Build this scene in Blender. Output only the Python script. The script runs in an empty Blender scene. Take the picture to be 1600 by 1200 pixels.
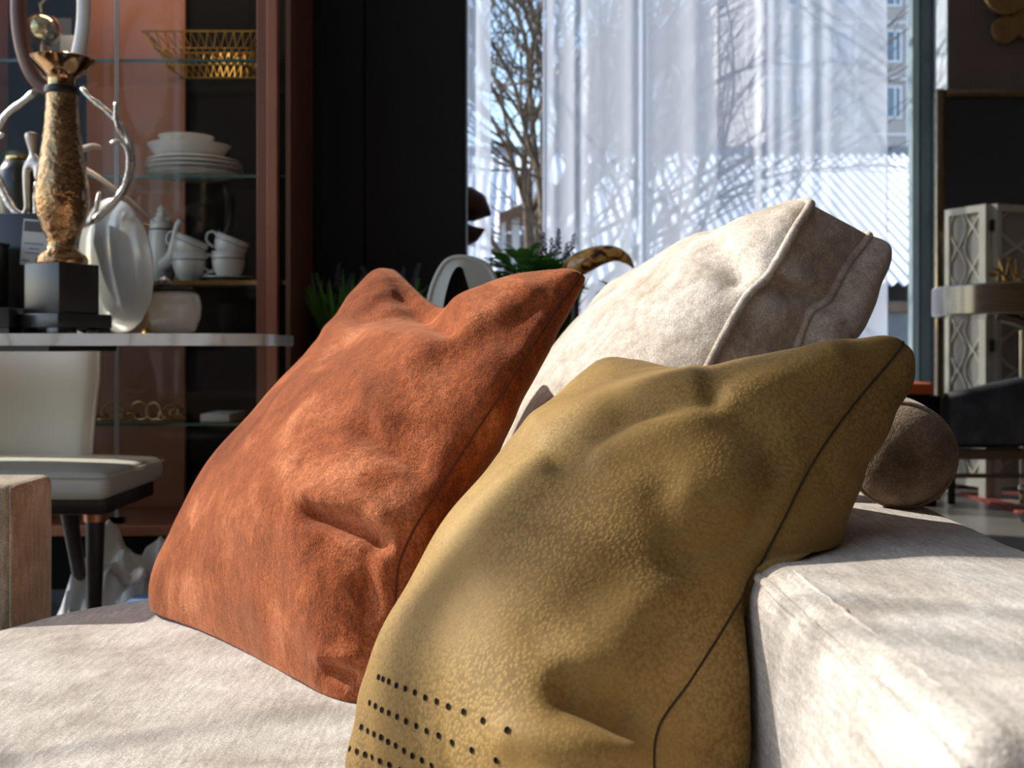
import bpy, bmesh, math, random
import numpy as np
from mathutils import Vector, Matrix
from mathutils.bvhtree import BVHTree

random.seed(7); RNG = np.random.default_rng(7)
SC = bpy.context.scene
COL = SC.collection

# ------------------------------------------------------------------ camera, sky, sun, exposure
FPX = 1778.0; HZ = 545.0; CZ = 0.76          # focal length in pixels, horizon row, camera height
cam_d = bpy.data.cameras.new('camera')
cam_d.sensor_width = 36.0; cam_d.lens = FPX / 1600 * 36.0
cam_d.shift_y = -(600 - HZ) / 1600
cam_d.clip_start = 0.05; cam_d.clip_end = 400
cam_d.dof.use_dof = True; cam_d.dof.focus_distance = 1.02; cam_d.dof.aperture_fstop = 11.0
cam = bpy.data.objects.new('camera', cam_d); COL.objects.link(cam)
cam.location = (0, 0, CZ); cam.rotation_euler = (math.pi / 2, 0, 0)
SC.camera = cam

SUN_DIR = Vector((0.72, -0.32, -0.545)).normalized()      # travel direction of the light
sun_d = bpy.data.lights.new('sun', 'SUN'); sun_d.energy = 6.8; sun_d.angle = math.radians(0.53)
sun_d.color = (1.0, 0.94, 0.87)
sun = bpy.data.objects.new('sun', sun_d); COL.objects.link(sun)
sun.rotation_euler = SUN_DIR.to_track_quat('-Z', 'Y').to_euler(); sun.location = (-6, -1, 5)

world = bpy.data.worlds.new('sky'); SC.world = world; world.use_nodes = True
wn = world.node_tree.nodes; wl = world.node_tree.links
bg = wn['Background']
sky = wn.new('ShaderNodeTexSky'); sky.sky_type = 'NISHITA'; sky.sun_disc = False
sky.sun_elevation = math.radians(36); sky.sun_rotation = math.radians(285); sky.altitude = 100
sky.air_density = 1.0; sky.dust_density = 1.0; sky.ozone_density = 1.0
wl.new(sky.outputs['Color'], bg.inputs['Color']); bg.inputs['Strength'].default_value = 0.37

SC.cycles.max_bounces = 8; SC.cycles.diffuse_bounces = 4; SC.cycles.glossy_bounces = 3; SC.cycles.transparent_max_bounces = 12
SC.cycles.caustics_reflective = False; SC.cycles.caustics_refractive = False
vs = SC.view_settings
vs.view_transform = 'Standard'; vs.look = 'None'; vs.gamma = 1.0; vs.exposure = 0.1; vs.use_curve_mapping = False

# ------------------------------------------------------------------ helpers
def P(px, py, D):
    return np.array([(px - 800) / FPX * D, D, CZ - (py - HZ) / FPX * D])
def PX(px, D): return (px - 800) / FPX * D
def PZ(py, D): return CZ - (py - HZ) / FPX * D
def floorD(py): return CZ * FPX / (py - HZ)

ORG = {}
def mesh_data(name, V, F, M=None, smooth=True, sharp=40):
    me = bpy.data.meshes.new(name)
    me.from_pydata([tuple(map(float, v)) for v in V], [], [tuple(map(int, f)) for f in F])
    if M is not None: me.materials.append(M)
    if smooth:
        me.polygons.foreach_set('use_smooth', [True] * len(me.polygons))
        if sharp < 180: me.set_sharp_from_angle(angle=math.radians(sharp))
    me.update()
    return me
def thing(name, label, cat, base, group=None):
    o = bpy.data.objects.new(name, None); COL.objects.link(o)
    o.empty_display_size = 0.05
    b = np.array(base, float); o.location = b; ORG[o] = b
    o['label'] = label; o['category'] = cat
    if group: o['group'] = group
    return o
def part(parent, name, VF, M, smooth=True, sharp=40, label=None):
    V, F = VF; org = ORG[parent]
    me = mesh_data(name, np.asarray(V, float) - org, F, M, smooth, sharp)
    o = bpy.data.objects.new(name, me); COL.objects.link(o); o.parent = parent; ORG[o] = org
    if label: o['label'] = label
    return o
def inst(parent, name, me, M4):
    o = bpy.data.objects.new(name, me); COL.objects.link(o); o.parent = parent
    m = M4.copy(); m.translation = m.translation - Vector(ORG[parent]); o.matrix_local = m; ORG[o] = ORG[parent]
    return o
def solo(name, label, cat, VF, M, group=None, smooth=True, sharp=40, kind=None):
    V, F = VF; V = np.asarray(V, float)
    b = np.array([(V[:, 0].min() + V[:, 0].max()) / 2, (V[:, 1].min() + V[:, 1].max()) / 2, V[:, 2].min()])
    o = bpy.data.objects.new(name, mesh_data(name, V - b, F, M, smooth, sharp)); COL.objects.link(o)
    o.location = b; ORG[o] = b
    if cat: o['category'] = cat
    if label: o['label'] = label
    if group: o['group'] = group
    if kind: o['kind'] = kind
    return o
def struct(name, VF, M, label=None, smooth=True):
    return solo(name, label, None, VF, M, smooth=smooth, kind='structure')
def join(*ms):
    V = []; F = []; n = 0
    for v, f in ms:
        V.append(np.asarray(v, float)); F += [tuple(i + n for i in q) for q in f]; n += len(v)
    return np.concatenate(V), F
def rotz(VF, a, c=(0, 0, 0)):
    V = np.asarray(VF[0], float) - np.array(c); ca, sa = math.cos(a), math.sin(a)
    R = np.array([[ca, -sa, 0], [sa, ca, 0], [0, 0, 1]]); return V @ R.T + np.array(c), VF[1]
def rot(VF, axis, a, c=(0, 0, 0)):
    R = np.array(Matrix.Rotation(a, 3, Vector(axis))); V = np.asarray(VF[0], float) - np.array(c)
    return V @ R.T + np.array(c), VF[1]
def from_bm(bm):
    bm.verts.index_update()
    r = (np.array([v.co[:] for v in bm.verts]), [tuple(v.index for v in f.verts) for f in bm.faces]); bm.free(); return r
def box(x0, x1, y0, y1, z0, z1, bev=0.0, seg=2):
    bm = bmesh.new(); bmesh.ops.create_cube(bm, size=1)
    for v in bm.verts:
        v.co = Vector(((x0 + x1) / 2 + v.co.x * (x1 - x0), (y0 + y1) / 2 + v.co.y * (y1 - y0), (z0 + z1) / 2 + v.co.z * (z1 - z0)))
    if bev > 0: bmesh.ops.bevel(bm, geom=bm.edges[:], offset=bev, segments=seg, profile=0.5, affect='EDGES')
    return from_bm(bm)
def rbox(x0, x1, y0, y1, z0, z1, r, n=(12, 12, 8), k=5):
    """rounded box with an evenly divided skin, for upholstery"""
    lo = np.array([x0, y0, z0], float); hi = np.array([x1, y1, z1], float); h = (hi - lo) / 2; c = (hi + lo) / 2
    ax = []
    for a in range(3):
        rr = min(r, h[a] * 0.98); t = np.linspace(0, 1, k + 1)
        e = h[a] - rr + rr * np.tan(t * math.pi / 4)
        ax.append(np.concatenate([-e[::-1], np.linspace(-(h[a] - rr), h[a] - rr, n[a] + 1)[1:-1], e]))
    idx = {}; V = []; F = []
    def vid(p):
        key = (round(p[0], 6), round(p[1], 6), round(p[2], 6))
        if key not in idx: idx[key] = len(V); V.append(p)
        return idx[key]
    for a in range(3):
        b, d = (a + 1) % 3, (a + 2) % 3
        for s in (-1, 1):
            g = [[None] * len(ax[d]) for _ in ax[b]]
            for i, p in enumerate(ax[b]):
                for j, q in enumerate(ax[d]):
                    v = [0, 0, 0]; v[a] = s * h[a]; v[b] = p; v[d] = q; g[i][j] = vid(v)
            for i in range(len(ax[b]) - 1):
                for j in range(len(ax[d]) - 1):
                    q = (g[i][j], g[i + 1][j], g[i + 1][j + 1], g[i][j + 1]); F.append(q if s > 0 else q[::-1])
    V = np.array(V); hr = np.maximum(h - r, h * 0.02)
    inner = np.clip(V, -hr, hr); d = V - inner
    L = np.linalg.norm(d, axis=1, keepdims=True); L[L < 1e-9] = 1
    out = inner + d / L * np.minimum(r, h.min() * 0.98)
    return out + c, F
def lathe(prof, c, seg=32):
    V = []; F = []
    for r, z in prof:
        for k in range(seg):
            a = 2 * math.pi * k / seg; V.append((c[0] + r * math.cos(a), c[1] + r * math.sin(a), c[2] + z))
    for i in range(len(prof) - 1):
        for k in range(seg):
            k2 = (k + 1) % seg; F.append((i * seg + k, i * seg + k2, (i + 1) * seg + k2, (i + 1) * seg + k))
    if prof[0][0] > 1e-6: F.append(tuple(range(seg))[::-1])
    if prof[-1][0] > 1e-6: F.append(tuple(range((len(prof) - 1) * seg, len(prof) * seg)))
    return np.array(V), F
def tube(pts, rad, seg=8, closed=False, squash=1.0):
    pts = np.asarray(pts, float); n = len(pts)
    rad = np.full(n, rad) if np.isscalar(rad) else np.asarray(rad, float)
    V = []; F = []; up = None
    for i in range(n):
        if closed: t = pts[(i + 1) % n] - pts[i - 1]
        else: t = pts[min(i + 1, n - 1)] - pts[max(i - 1, 0)]
        t = t / (np.linalg.norm(t) + 1e-12)
        if up is None:
            up = np.array([0, 0, 1.0]) if abs(t[2]) < 0.9 else np.array([1.0, 0, 0])
        s = np.cross(t, up); s /= np.linalg.norm(s) + 1e-12; up = np.cross(s, t)
        for k in range(seg):
            a = 2 * math.pi * k / seg; V.append(pts[i] + rad[i] * (math.cos(a) * s + squash * math.sin(a) * up))
    m = n if closed else n - 1
    for i in range(m):
        j = (i + 1) % n
        for k in range(seg):
            k2 = (k + 1) % seg; F.append((i * seg + k, i * seg + k2, j * seg + k2, j * seg + k))
    if not closed:
        F.append(tuple(range(seg))[::-1]); F.append(tuple(range((n - 1) * seg, n * seg)))
    return np.array(V), F
def crv(pts, n, t=None):
    """smooth curve through points, resampled"""
    p = np.asarray(pts, float)
    d = np.concatenate([[0], np.cumsum(np.linalg.norm(np.diff(p, axis=0), axis=1))]); d /= d[-1]
    t = np.linspace(0, 1, n) if t is None else np.asarray(t)
    m = np.zeros_like(p)
    for i in range(len(p)):
        a, b = max(i - 1, 0), min(i + 1, len(p) - 1); m[i] = (p[b] - p[a]) / (d[b] - d[a] + 1e-12)
    k = np.clip(np.searchsorted(d, t, side='right') - 1, 0, len(p) - 2); h = (d[k + 1] - d[k])[:, None]
    s = ((t - d[k]) / (d[k + 1] - d[k]))[:, None]
    return ((2*s**3 - 3*s**2 + 1) * p[k] + (s**3 - 2*s**2 + s) * h * m[k] + (-2*s**3 + 3*s**2) * p[k + 1] + (s**3 - s**2) * h * m[k + 1])
def gridF(nu, nv, flip=False):
    F = []
    for i in range(nu - 1):
        for j in range(nv - 1):
            q = (i * nv + j, (i + 1) * nv + j, (i + 1) * nv + j + 1, i * nv + j + 1); F.append(q[::-1] if flip else q)
    return F
def prism(poly, y0, y1):
    """polygon given as (x, z) pushed from y0 to y1"""
    n = len(poly); V = [(x, y0, z) for x, z in poly] + [(x, y1, z) for x, z in poly]
    F = [tuple(range(n)), tuple(range(2 * n - 1, n - 1, -1))] + [(i, i + n, (i + 1) % n + n, (i + 1) % n) for i in range(n)]
    return np.array(V, float), F
def prismz(poly, z0, z1):
    n = len(poly); V = [(x, y, z0) for x, y in poly] + [(x, y, z1) for x, y in poly]
    F = [tuple(range(n))[::-1], tuple(range(n, 2 * n))] + [(i, (i + 1) % n, (i + 1) % n + n, i + n) for i in range(n)]
    return np.array(V, float), F

# ------------------------------------------------------------------ materials
def nt(name):
    m = bpy.data.materials.new(name); m.use_nodes = True
    t = m.node_tree; return m, t.nodes, t.links, t.nodes['Principled BSDF']
def coords(N, L, scale=(1, 1, 1), rotv=(0, 0, 0), kind='Object'):
    tc = N.new('ShaderNodeTexCoord'); mp = N.new('ShaderNodeMapping'); mp.inputs['Scale'].default_value = scale
    mp.inputs['Rotation'].default_value = rotv; L.new(tc.outputs[kind], mp.inputs['Vector']); return mp.outputs['Vector']
def noise(N, L, vec, scale, detail=4, rough=0.55, dist=0.0):
    n = N.new('ShaderNodeTexNoise'); n.inputs['Scale'].default_value = scale; n.inputs['Detail'].default_value = detail
    n.inputs['Roughness'].default_value = rough; n.inputs['Distortion'].default_value = dist
    L.new(vec, n.inputs['Vector']); return n.outputs['Fac']
def ramp(N, L, fac, stops):
    r = N.new('ShaderNodeValToRGB'); e = r.color_ramp.elements
    while len(e) < len(stops): e.new(0.5)
    for i, (p, c) in enumerate(stops): e[i].position = p; e[i].color = (*c, 1)
    L.new(fac, r.inputs['Fac']); return r.outputs['Color']
def math_n(N, L, op, a, b):
    m = N.new('ShaderNodeMath'); m.operation = op
    for i, x in enumerate((a, b)):
        if isinstance(x, (int, float)): m.inputs[i].default_value = x
        else: L.new(x, m.inputs[i])
    return m.outputs[0]
def mixc(N, L, fac, a, b, mode='MIX'):
    m = N.new('ShaderNodeMix'); m.data_type = 'RGBA'; m.blend_type = mode
    for k, x in ((0, fac), (6, a), (7, b)):
        if isinstance(x, (int, float)): m.inputs[k].default_value = x
        elif isinstance(x, tuple): m.inputs[k].default_value = (*x, 1)
        else: L.new(x, m.inputs[k])
    return m.outputs[2]
def bump(N, L, h, b, strength, dist, prev=None):
    n = N.new('ShaderNodeBump'); n.inputs['Strength'].default_value = strength; n.inputs['Distance'].default_value = dist
    L.new(h, n.inputs['Height'])
    if prev is not None: L.new(prev, n.inputs['Normal'])
    L.new(n.outputs['Normal'], b.inputs['Normal']); return n.outputs['Normal']
def simple(name, col, rough=0.5, metal=0.0, col2=None, ns=6, stretch=(1, 1, 1), bs=0, bscale=80, bdist=0.002, sheen=0.0,
           coat=0.0, spec=0.5, lo=0.35, hi=0.65, emis=None):
    m, N, L, b = nt(name)
    b.inputs['Base Color'].default_value = (*col, 1); b.inputs['Roughness'].default_value = rough
    b.inputs['Metallic'].default_value = metal; b.inputs['Specular IOR Level'].default_value = spec
    if coat: b.inputs['Coat Weight'].default_value = coat; b.inputs['Coat Roughness'].default_value = 0.08
    if sheen: b.inputs['Sheen Weight'].default_value = sheen
    if col2 is None: col2 = tuple(c * 0.88 for c in col)
    v = coords(N, L, stretch)
    L.new(ramp(N, L, noise(N, L, v, ns, 5), [(lo, col), (hi, col2)]), b.inputs['Base Color'])
    if bs: bump(N, L, noise(N, L, v, bscale, 3), b, bs, bdist)
    return m
def velvet(name, dark, mid, lite, fleck, sheen=0.35, streak=(60, 60, 14), bs=0.5, tint=(1, 1, 1), big=7):
    """short pile cloth: brushed patches in the nap, fine flecks and a soft sheen"""
    m, N, L, b = nt(name); v = coords(N, L); vs_ = coords(N, L, streak)
    c = ramp(N, L, noise(N, L, v, big, 6, 0.62, 0.4), [(0.33, dark), (0.52, mid), (0.70, lite)])
    f = ramp(N, L, noise(N, L, vs_, 4.5, 5, 0.65), [(0.38, (0.74,) * 3), (0.62, (1.16,) * 3)])
    c = mixc(N, L, 0.75, c, f, 'MULTIPLY')
    f2 = ramp(N, L, noise(N, L, v, 420, 2, 0.6), [(0.40, (0.70,) * 3), (0.62, fleck)])
    c = mixc(N, L, 0.6, c, f2, 'MULTIPLY'); L.new(c, b.inputs['Base Color'])
    b.inputs['Roughness'].default_value = 0.92; b.inputs['Specular IOR Level'].default_value = 0.12
    b.inputs['Sheen Weight'].default_value = sheen; b.inputs['Sheen Roughness'].default_value = 0.38
    b.inputs['Sheen Tint'].default_value = (*tint, 1)
    n1 = bump(N, L, noise(N, L, v, 55, 4, 0.6), b, bs * 0.7, 0.004)
    bump(N, L, noise(N, L, v, 650, 2, 0.6), b, bs, 0.0012, n1)
    return m
def leather(name, dark, mid, lite):
    m, N, L, b = nt(name); v = coords(N, L)
    c = ramp(N, L, noise(N, L, v, 6, 5, 0.55, 0.3), [(0.3, dark), (0.52, mid), (0.72, lite)])
    vo = N.new('ShaderNodeTexVoronoi'); vo.feature = 'SMOOTH_F1'; vo.inputs['Smoothness'].default_value = 0.35; vo.inputs['Scale'].default_value = 330
    wv = N.new('ShaderNodeVectorMath'); wv.operation = 'ADD'
    nn = N.new('ShaderNodeTexNoise'); nn.inputs['Scale'].default_value = 90; L.new(v, nn.inputs['Vector'])
    sc = N.new('ShaderNodeVectorMath'); sc.operation = 'SCALE'; sc.inputs['Scale'].default_value = 0.003
    L.new(nn.outputs['Color'], sc.inputs[0]); L.new(v, wv.inputs[0]); L.new(sc.outputs[0], wv.inputs[1]); L.new(wv.outputs[0], vo.inputs['Vector'])
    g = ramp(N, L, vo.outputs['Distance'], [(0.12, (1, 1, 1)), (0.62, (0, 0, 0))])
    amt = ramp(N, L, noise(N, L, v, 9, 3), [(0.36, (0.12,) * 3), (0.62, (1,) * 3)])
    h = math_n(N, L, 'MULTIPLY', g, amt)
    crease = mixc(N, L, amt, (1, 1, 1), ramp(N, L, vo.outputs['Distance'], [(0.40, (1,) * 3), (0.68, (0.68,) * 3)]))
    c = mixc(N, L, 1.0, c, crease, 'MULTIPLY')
    c = mixc(N, L, 0.5, c, ramp(N, L, noise(N, L, v, 600, 2), [(0.4, (0.8,) * 3), (0.6, (1.15,) * 3)]), 'MULTIPLY')
    L.new(c, b.inputs['Base Color'])
    b.inputs['Roughness'].default_value = 0.66; b.inputs['Specular IOR Level'].default_value = 0.2
    b.inputs['Sheen Weight'].default_value = 0.03
    n1 = bump(N, L, h, b, 0.33, 0.0009)
    bump(N, L, noise(N, L, v, 500, 2), b, 0.25, 0.0006, n1)
    return m
def pane(name, tint=(0.95, 0.97, 0.97), refl=1.0):
    """clear pane: passes light, reflects by angle"""
    m, N, L, b = nt(name); out = N['Material Output']; N.remove(b)
    tr = N.new('ShaderNodeBsdfTransparent'); tr.inputs['Color'].default_value = (*tint, 1)
    gl = N.new('ShaderNodeBsdfGlossy'); gl.inputs['Roughness'].default_value = 0.015
    lw = N.new('ShaderNodeLayerWeight'); lw.inputs['Blend'].default_value = 0.37
    fr = math_n(N, L, 'ADD', math_n(N, L, 'MULTIPLY', math_n(N, L, 'POWER', lw.outputs['Facing'], 5.0), 0.6), 0.025)
    mx = N.new('ShaderNodeMixShader'); L.new(math_n(N, L, 'MULTIPLY', fr, refl), mx.inputs[0]); L.new(tr.outputs[0], mx.inputs[1])
    L.new(gl.outputs[0], mx.inputs[2]); L.new(mx.outputs[0], out.inputs['Surface']); return m
def sheer(name):
    m, N, L, b = nt(name); out = N['Material Output']; N.remove(b)
    v = coords(N, L)
    tr = N.new('ShaderNodeBsdfTransparent'); tr.inputs['Color'].default_value = (0.97, 0.98, 1, 1)
    df = N.new('ShaderNodeBsdfDiffuse'); df.inputs['Color'].default_value = (0.78, 0.81, 0.89, 1)
    tl = N.new('ShaderNodeBsdfTranslucent'); tl.inputs['Color'].default_value = (0.78, 0.81, 0.90, 1)
    m1 = N.new('ShaderNodeMixShader'); m1.inputs[0].default_value = 0.75
    L.new(df.outputs[0], m1.inputs[1]); L.new(tl.outputs[0], m1.inputs[2])
    m2 = N.new('ShaderNodeMixShader'); L.new(tr.outputs[0], m2.inputs[1]); L.new(m1.outputs[0], m2.inputs[2])
    # a woven net lets less through where it is seen edge-on, as the folds are
    lw = N.new('ShaderNodeLayerWeight'); lw.inputs['Blend'].default_value = 0.35
    f = math_n(N, L, 'ADD', math_n(N, L, 'MULTIPLY', lw.outputs['Facing'], 0.12), 0.52)
    f = math_n(N, L, 'ADD', f, math_n(N, L, 'MULTIPLY', noise(N, L, coords(N, L, (5, 5, 0.15)), 1.2, 2), 0.16))
    L.new(f, m2.inputs[0]); L.new(m2.outputs[0], out.inputs['Surface']); return m

MAT = {}
MAT['rust'] = velvet('rust_velvet', (0.145, 0.030, 0.009), (0.27, 0.068, 0.021), (0.50, 0.175, 0.08), (1.75, 1.65, 1.6), 0.5, (30, 30, 9), 0.9, (1.0, 0.52, 0.32), 9)
MAT['rust_seam'] = simple('rust_seam', (0.12, 0.03, 0.014), 0.95)
MAT['cream'] = velvet('cream_velvet', (0.45, 0.36, 0.28), (0.63, 0.54, 0.46), (0.72, 0.65, 0.58), (1.25, 1.24, 1.22), 0.35, (16, 16, 16), 0.55, (1, 0.95, 0.9), 11)
MAT['sofa'] = velvet('sofa_velvet', (0.36, 0.30, 0.245), (0.52, 0.46, 0.405), (0.61, 0.56, 0.51), (1.3, 1.28, 1.26), 0.3, (50, 6, 50), 0.6, (1, 0.95, 0.9), 9)
MAT['arm'] = velvet('armchair_velvet', (0.25, 0.18, 0.12), (0.36, 0.27, 0.19), (0.46, 0.37, 0.28), (1.3, 1.28, 1.26), 0.3, (30, 30, 5), 0.6, (1, 0.9, 0.8), 12)
MAT['bolster'] = velvet('bolster_velvet', (0.15, 0.10, 0.065), (0.25, 0.175, 0.12), (0.36, 0.27, 0.20), (1.3, 1.28, 1.26), 0.3, (10, 10, 10), 0.6, (1, 0.9, 0.8), 26)
MAT['olive'] = leather('olive_leather', (0.215, 0.120, 0.031), (0.31, 0.182, 0.052), (0.41, 0.262, 0.092))
MAT['olive_seam'] = simple('olive_seam', (0.045, 0.03, 0.012), 0.9)
MAT['hole'] = simple('hole_dark', (0.006, 0.005, 0.004), 0.9, spec=0.1)
MAT['hole_rim'] = simple('hole_rim', (0.36, 0.31, 0.2), 0.8)
# ------------------------------------------------------------------ room shell
MAT['floor'] = simple('polished_concrete', (0.20, 0.18, 0.165), 0.28, col2=(0.13, 0.12, 0.11), ns=2.2, bs=0.08, bscale=30)
MAT['ceil'] = simple('ceiling_paint', (0.74, 0.72, 0.69), 0.9)
MAT['black_wall'] = simple('black_panel_paint', (0.010, 0.010, 0.012), 0.55, col2=(0.013, 0.013, 0.015), ns=3, spec=0.3)
MAT['brown_wall'] = simple('brown_wall_paint', (0.21, 0.155, 0.138), 0.85, col2=(0.185, 0.138, 0.12), ns=4, bs=0.25, bscale=60, bdist=0.004)
MAT['taupe_wall'] = simple('taupe_wall_paint', (0.50, 0.47, 0.43), 0.85, ns=3, bs=0.15, bscale=60)
MAT['reveal'] = simple('white_reveal_paint', (0.45, 0.50, 0.55), 0.8)
MAT['frame'] = simple('window_frame_metal', (0.05, 0.075, 0.085), 0.4, spec=0.5)
MAT['frame_edge'] = simple('window_frame_lip', (0.25, 0.32, 0.34), 0.35)
MAT['pane'] = pane('window_glass')
RX0, RX1, RY0, RY1, RZ = -2.7, 4.6, -3.2, 6.55, 3.7
struct('floor', box(RX0, RX1, RY0, RY1, -0.1, 0.0), MAT['floor'], 'grey polished concrete floor')
struct('ceiling', box(RX0, RX1, RY0, RY1, RZ, RZ + 0.15), MAT['ceil'], 'plain pale ceiling')
struct('wall_front', box(RX0, RX1, RY0 - 0.15, RY0, 0, RZ), MAT['brown_wall'], 'dark brown wall behind the camera')
struct('wall_right', box(RX1, RX1 + 0.15, RY0, RY1, 0, RZ), MAT['brown_wall'], 'dark brown side wall')
# the black panelled partition behind the display cabinet
wb = struct('wall_partition', box(RX0, PX(728, 3.6), 3.62, 3.76, 0, RZ), MAT['black_wall'], 'matt black panelled partition wall')
for a, b_ in ((-2.69, -2.0), (-1.99, -1.2), (-1.19, PX(569, 3.6)), (PX(572, 3.6), PX(728, 3.6))):
    part(wb, 'panel', box(a, b_, 3.60, 3.625, 0.0, RZ - 0.01, 0.003, 1), MAT['black_wall'])
# back wall with the big window
WXR = PX(1483, 6.3)
struct('wall_back', join(box(WXR, RX1, 6.3, 6.6, 0, RZ)), MAT['brown_wall'], 'dark brown painted wall right of the window')
struct('trim_1', box(WXR - 0.012, WXR, 6.301, 6.52, 0, RZ), MAT['reveal'], 'pale window reveal in cool daylight')
struct('wall_back_left', box(RX0, -2.5, 6.5, 6.6, 0, RZ), MAT['taupe_wall'], 'back wall hidden behind the partition')
w = struct('window_1', join(box(-2.5, WXR, 6.53, 6.6, 0.0, 0.10), box(-2.5, WXR, 6.53, 6.6, RZ - 0.12, RZ), box(WXR - 0.085, WXR - 0.013, 6.50, 6.6, 0.1, RZ - 0.12),
        box(-2.5, -2.43, 6.53, 6.6, 0.1, RZ - 0.12)), MAT['frame'], 'tall showroom window with dark metal frame', smooth=False)
part(w, 'frame_lip', box(WXR - 0.13, WXR - 0.086, 6.51, 6.58, 0.1, RZ - 0.12, 0.004), MAT['frame_edge'])
mx0 = PX(1004, 6.55)
part(w, 'mullion', box(mx0, mx0 + 0.035, 6.53, 6.6, 0.1, RZ - 0.12, 0.004), MAT['frame_edge'])
part(w, 'pane', box(-2.43, mx0 - 0.002, 6.56, 6.57, 0.1, RZ - 0.12), MAT['pane'])
part(w, 'pane', box(mx0 + 0.037, WXR - 0.131, 6.56, 6.57, 0.1, RZ - 0.12), MAT['pane'])
# the glazed front of the shop, left of the picture: this is where the sun comes in
wl_ = struct('window_2', join(box(RX0 - 0.15, RX0, RY0, 3.58, RZ - 0.12, RZ), box(RX0 - 0.15, RX0, RY0, 3.58, 0, 0.08)), MAT['frame'], 'glazed shop front beside the sofa', smooth=False)
for y in (-3.15, -1.55, 0.05, 1.60, 3.14, 3.55):
    part(wl_, 'mullion', box(RX0 - 0.12, RX0 - 0.04, y - 0.03, y + 0.03, 0.08, RZ - 0.12), MAT['frame'])
for a, b_ in ((-3.12, -1.58), (-1.52, 0.02), (0.08, 1.57), (1.63, 3.11), (3.17, 3.52)):
    part(wl_, 'pane', box(RX0 - 0.085, RX0 - 0.075, a, b_, 0.08, RZ - 0.12), MAT['pane'])
struct('wall_left', box(RX0 - 0.15, RX0, 3.58, RY1, 0, RZ), MAT['taupe_wall'], 'taupe side wall')

# ------------------------------------------------------------------ sofa
def wrinkle(V, mask, amp, sc=6, seed=0):
    r = np.random.default_rng(seed); out = np.zeros(len(V))
    for k in range(26):
        d = r.normal(size=3); d /= np.linalg.norm(d); f = sc * (1 + 3 * r.random()); out += np.sin(V @ d * f * 2 + r.random() * 7) / (1 + k * 0.25)
    V = V.copy(); V[:, 2] += amp * out * 0.3 * mask; return V
SZ = 0.43
sofa = thing('sofa', 'pale beige velvet sofa carrying the cushions, with a low block back', 'sofa', (0, 0.5, 0))
V, F = rbox(-0.68, 0.20, -0.7, 1.60, 0.16, SZ, 0.075, (46, 90, 8), 8)
V = np.array(V)
# rounded far corner in plan and a crowned top
cx, cy, R = -0.68 + 0.34, 1.60 - 0.34, 0.34
dx, dy = cx - V[:, 0], V[:, 1] - cy
q = (dx > 0) & (dy > 0)
L8 = np.maximum(dx, dy); L2 = np.hypot(dx, dy) + 1e-9
k8 = np.where(q, L8 / L2, 1.0)
V[:, 0] = np.where(q, cx - dx * k8, V[:, 0]); V[:, 1] = np.where(q, cy + dy * k8, V[:, 1])
top = np.clip((V[:, 2] - 0.33) / 0.1, 0, 1)
V[:, 2] += top * (0.012 * np.cos(np.clip((V[:, 0] + 0.19) / 0.49, -1, 1) * math.pi / 2) - 0.006)
V = wrinkle(V, top, 0.0022, 9, 3)
part(sofa, 'seat', (V, F), MAT['sofa'], sharp=180)
BX0, BX1, BZ = 0.163, 0.392, 0.61
V, F = rbox(BX0, BX1, 0.425, 1.62, 0.16, BZ, 0.026, (34, 80, 20), 6)
top = np.clip((V[:, 2] - 0.55) / 0.05, 0, 1)
V[:, 0] += np.clip((V[:, 1] - 0.85) / 0.4, 0, 1.5) * 0.03 * np.clip((V[:, 0] - 0.25) / 0.15, 0, 1)
V[:, 2] += top * 0.006 * np.cos((V[:, 0] - 0.28) / 0.13 * math.pi / 2)
V = wrinkle(V, top, 0.0016, 10, 5)
bk = part(sofa, 'backrest', (V, F), MAT['sofa'], sharp=180)
ys = np.linspace(0.455, 1.59, 90); wob = np.random.default_rng(4).normal(size=90) * 0.0006
pts = np.stack([np.full(90, BX0 + 0.0075) + wob, ys, np.full(90, BZ - 0.0080)], 1)
part(bk, 'seam', tube(np.concatenate([[(BX0 + 0.0082, 0.4332, 0.2), (BX0 + 0.0082, 0.4332, BZ - 0.05), (BX0 + 0.0084, 0.4336, BZ - 0.028), (BX0 + 0.0112, 0.4365, BZ - 0.0115), (BX0 + 0.009, 0.446, BZ - 0.009)], pts]), 0.0040, 8), MAT['sofa'])
part(bk, 'seam', tube(pts + np.array([0.017, 0, 0.0100]), 0.0014, 6), MAT['sofa'])
part(sofa, 'base', box(-0.60, 0.36, -0.62, 1.46, 0.05, 0.17, 0.01), MAT['sofa'])
for x, y in ((-0.48, -0.5), (0.3, -0.5), (-0.40, 1.22), (0.3, 1.30)):
    part(sofa, 'leg', box(x - 0.03, x + 0.03, y - 0.03, y + 0.03, 0, 0.05, 0.005), MAT['hole'])

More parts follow.
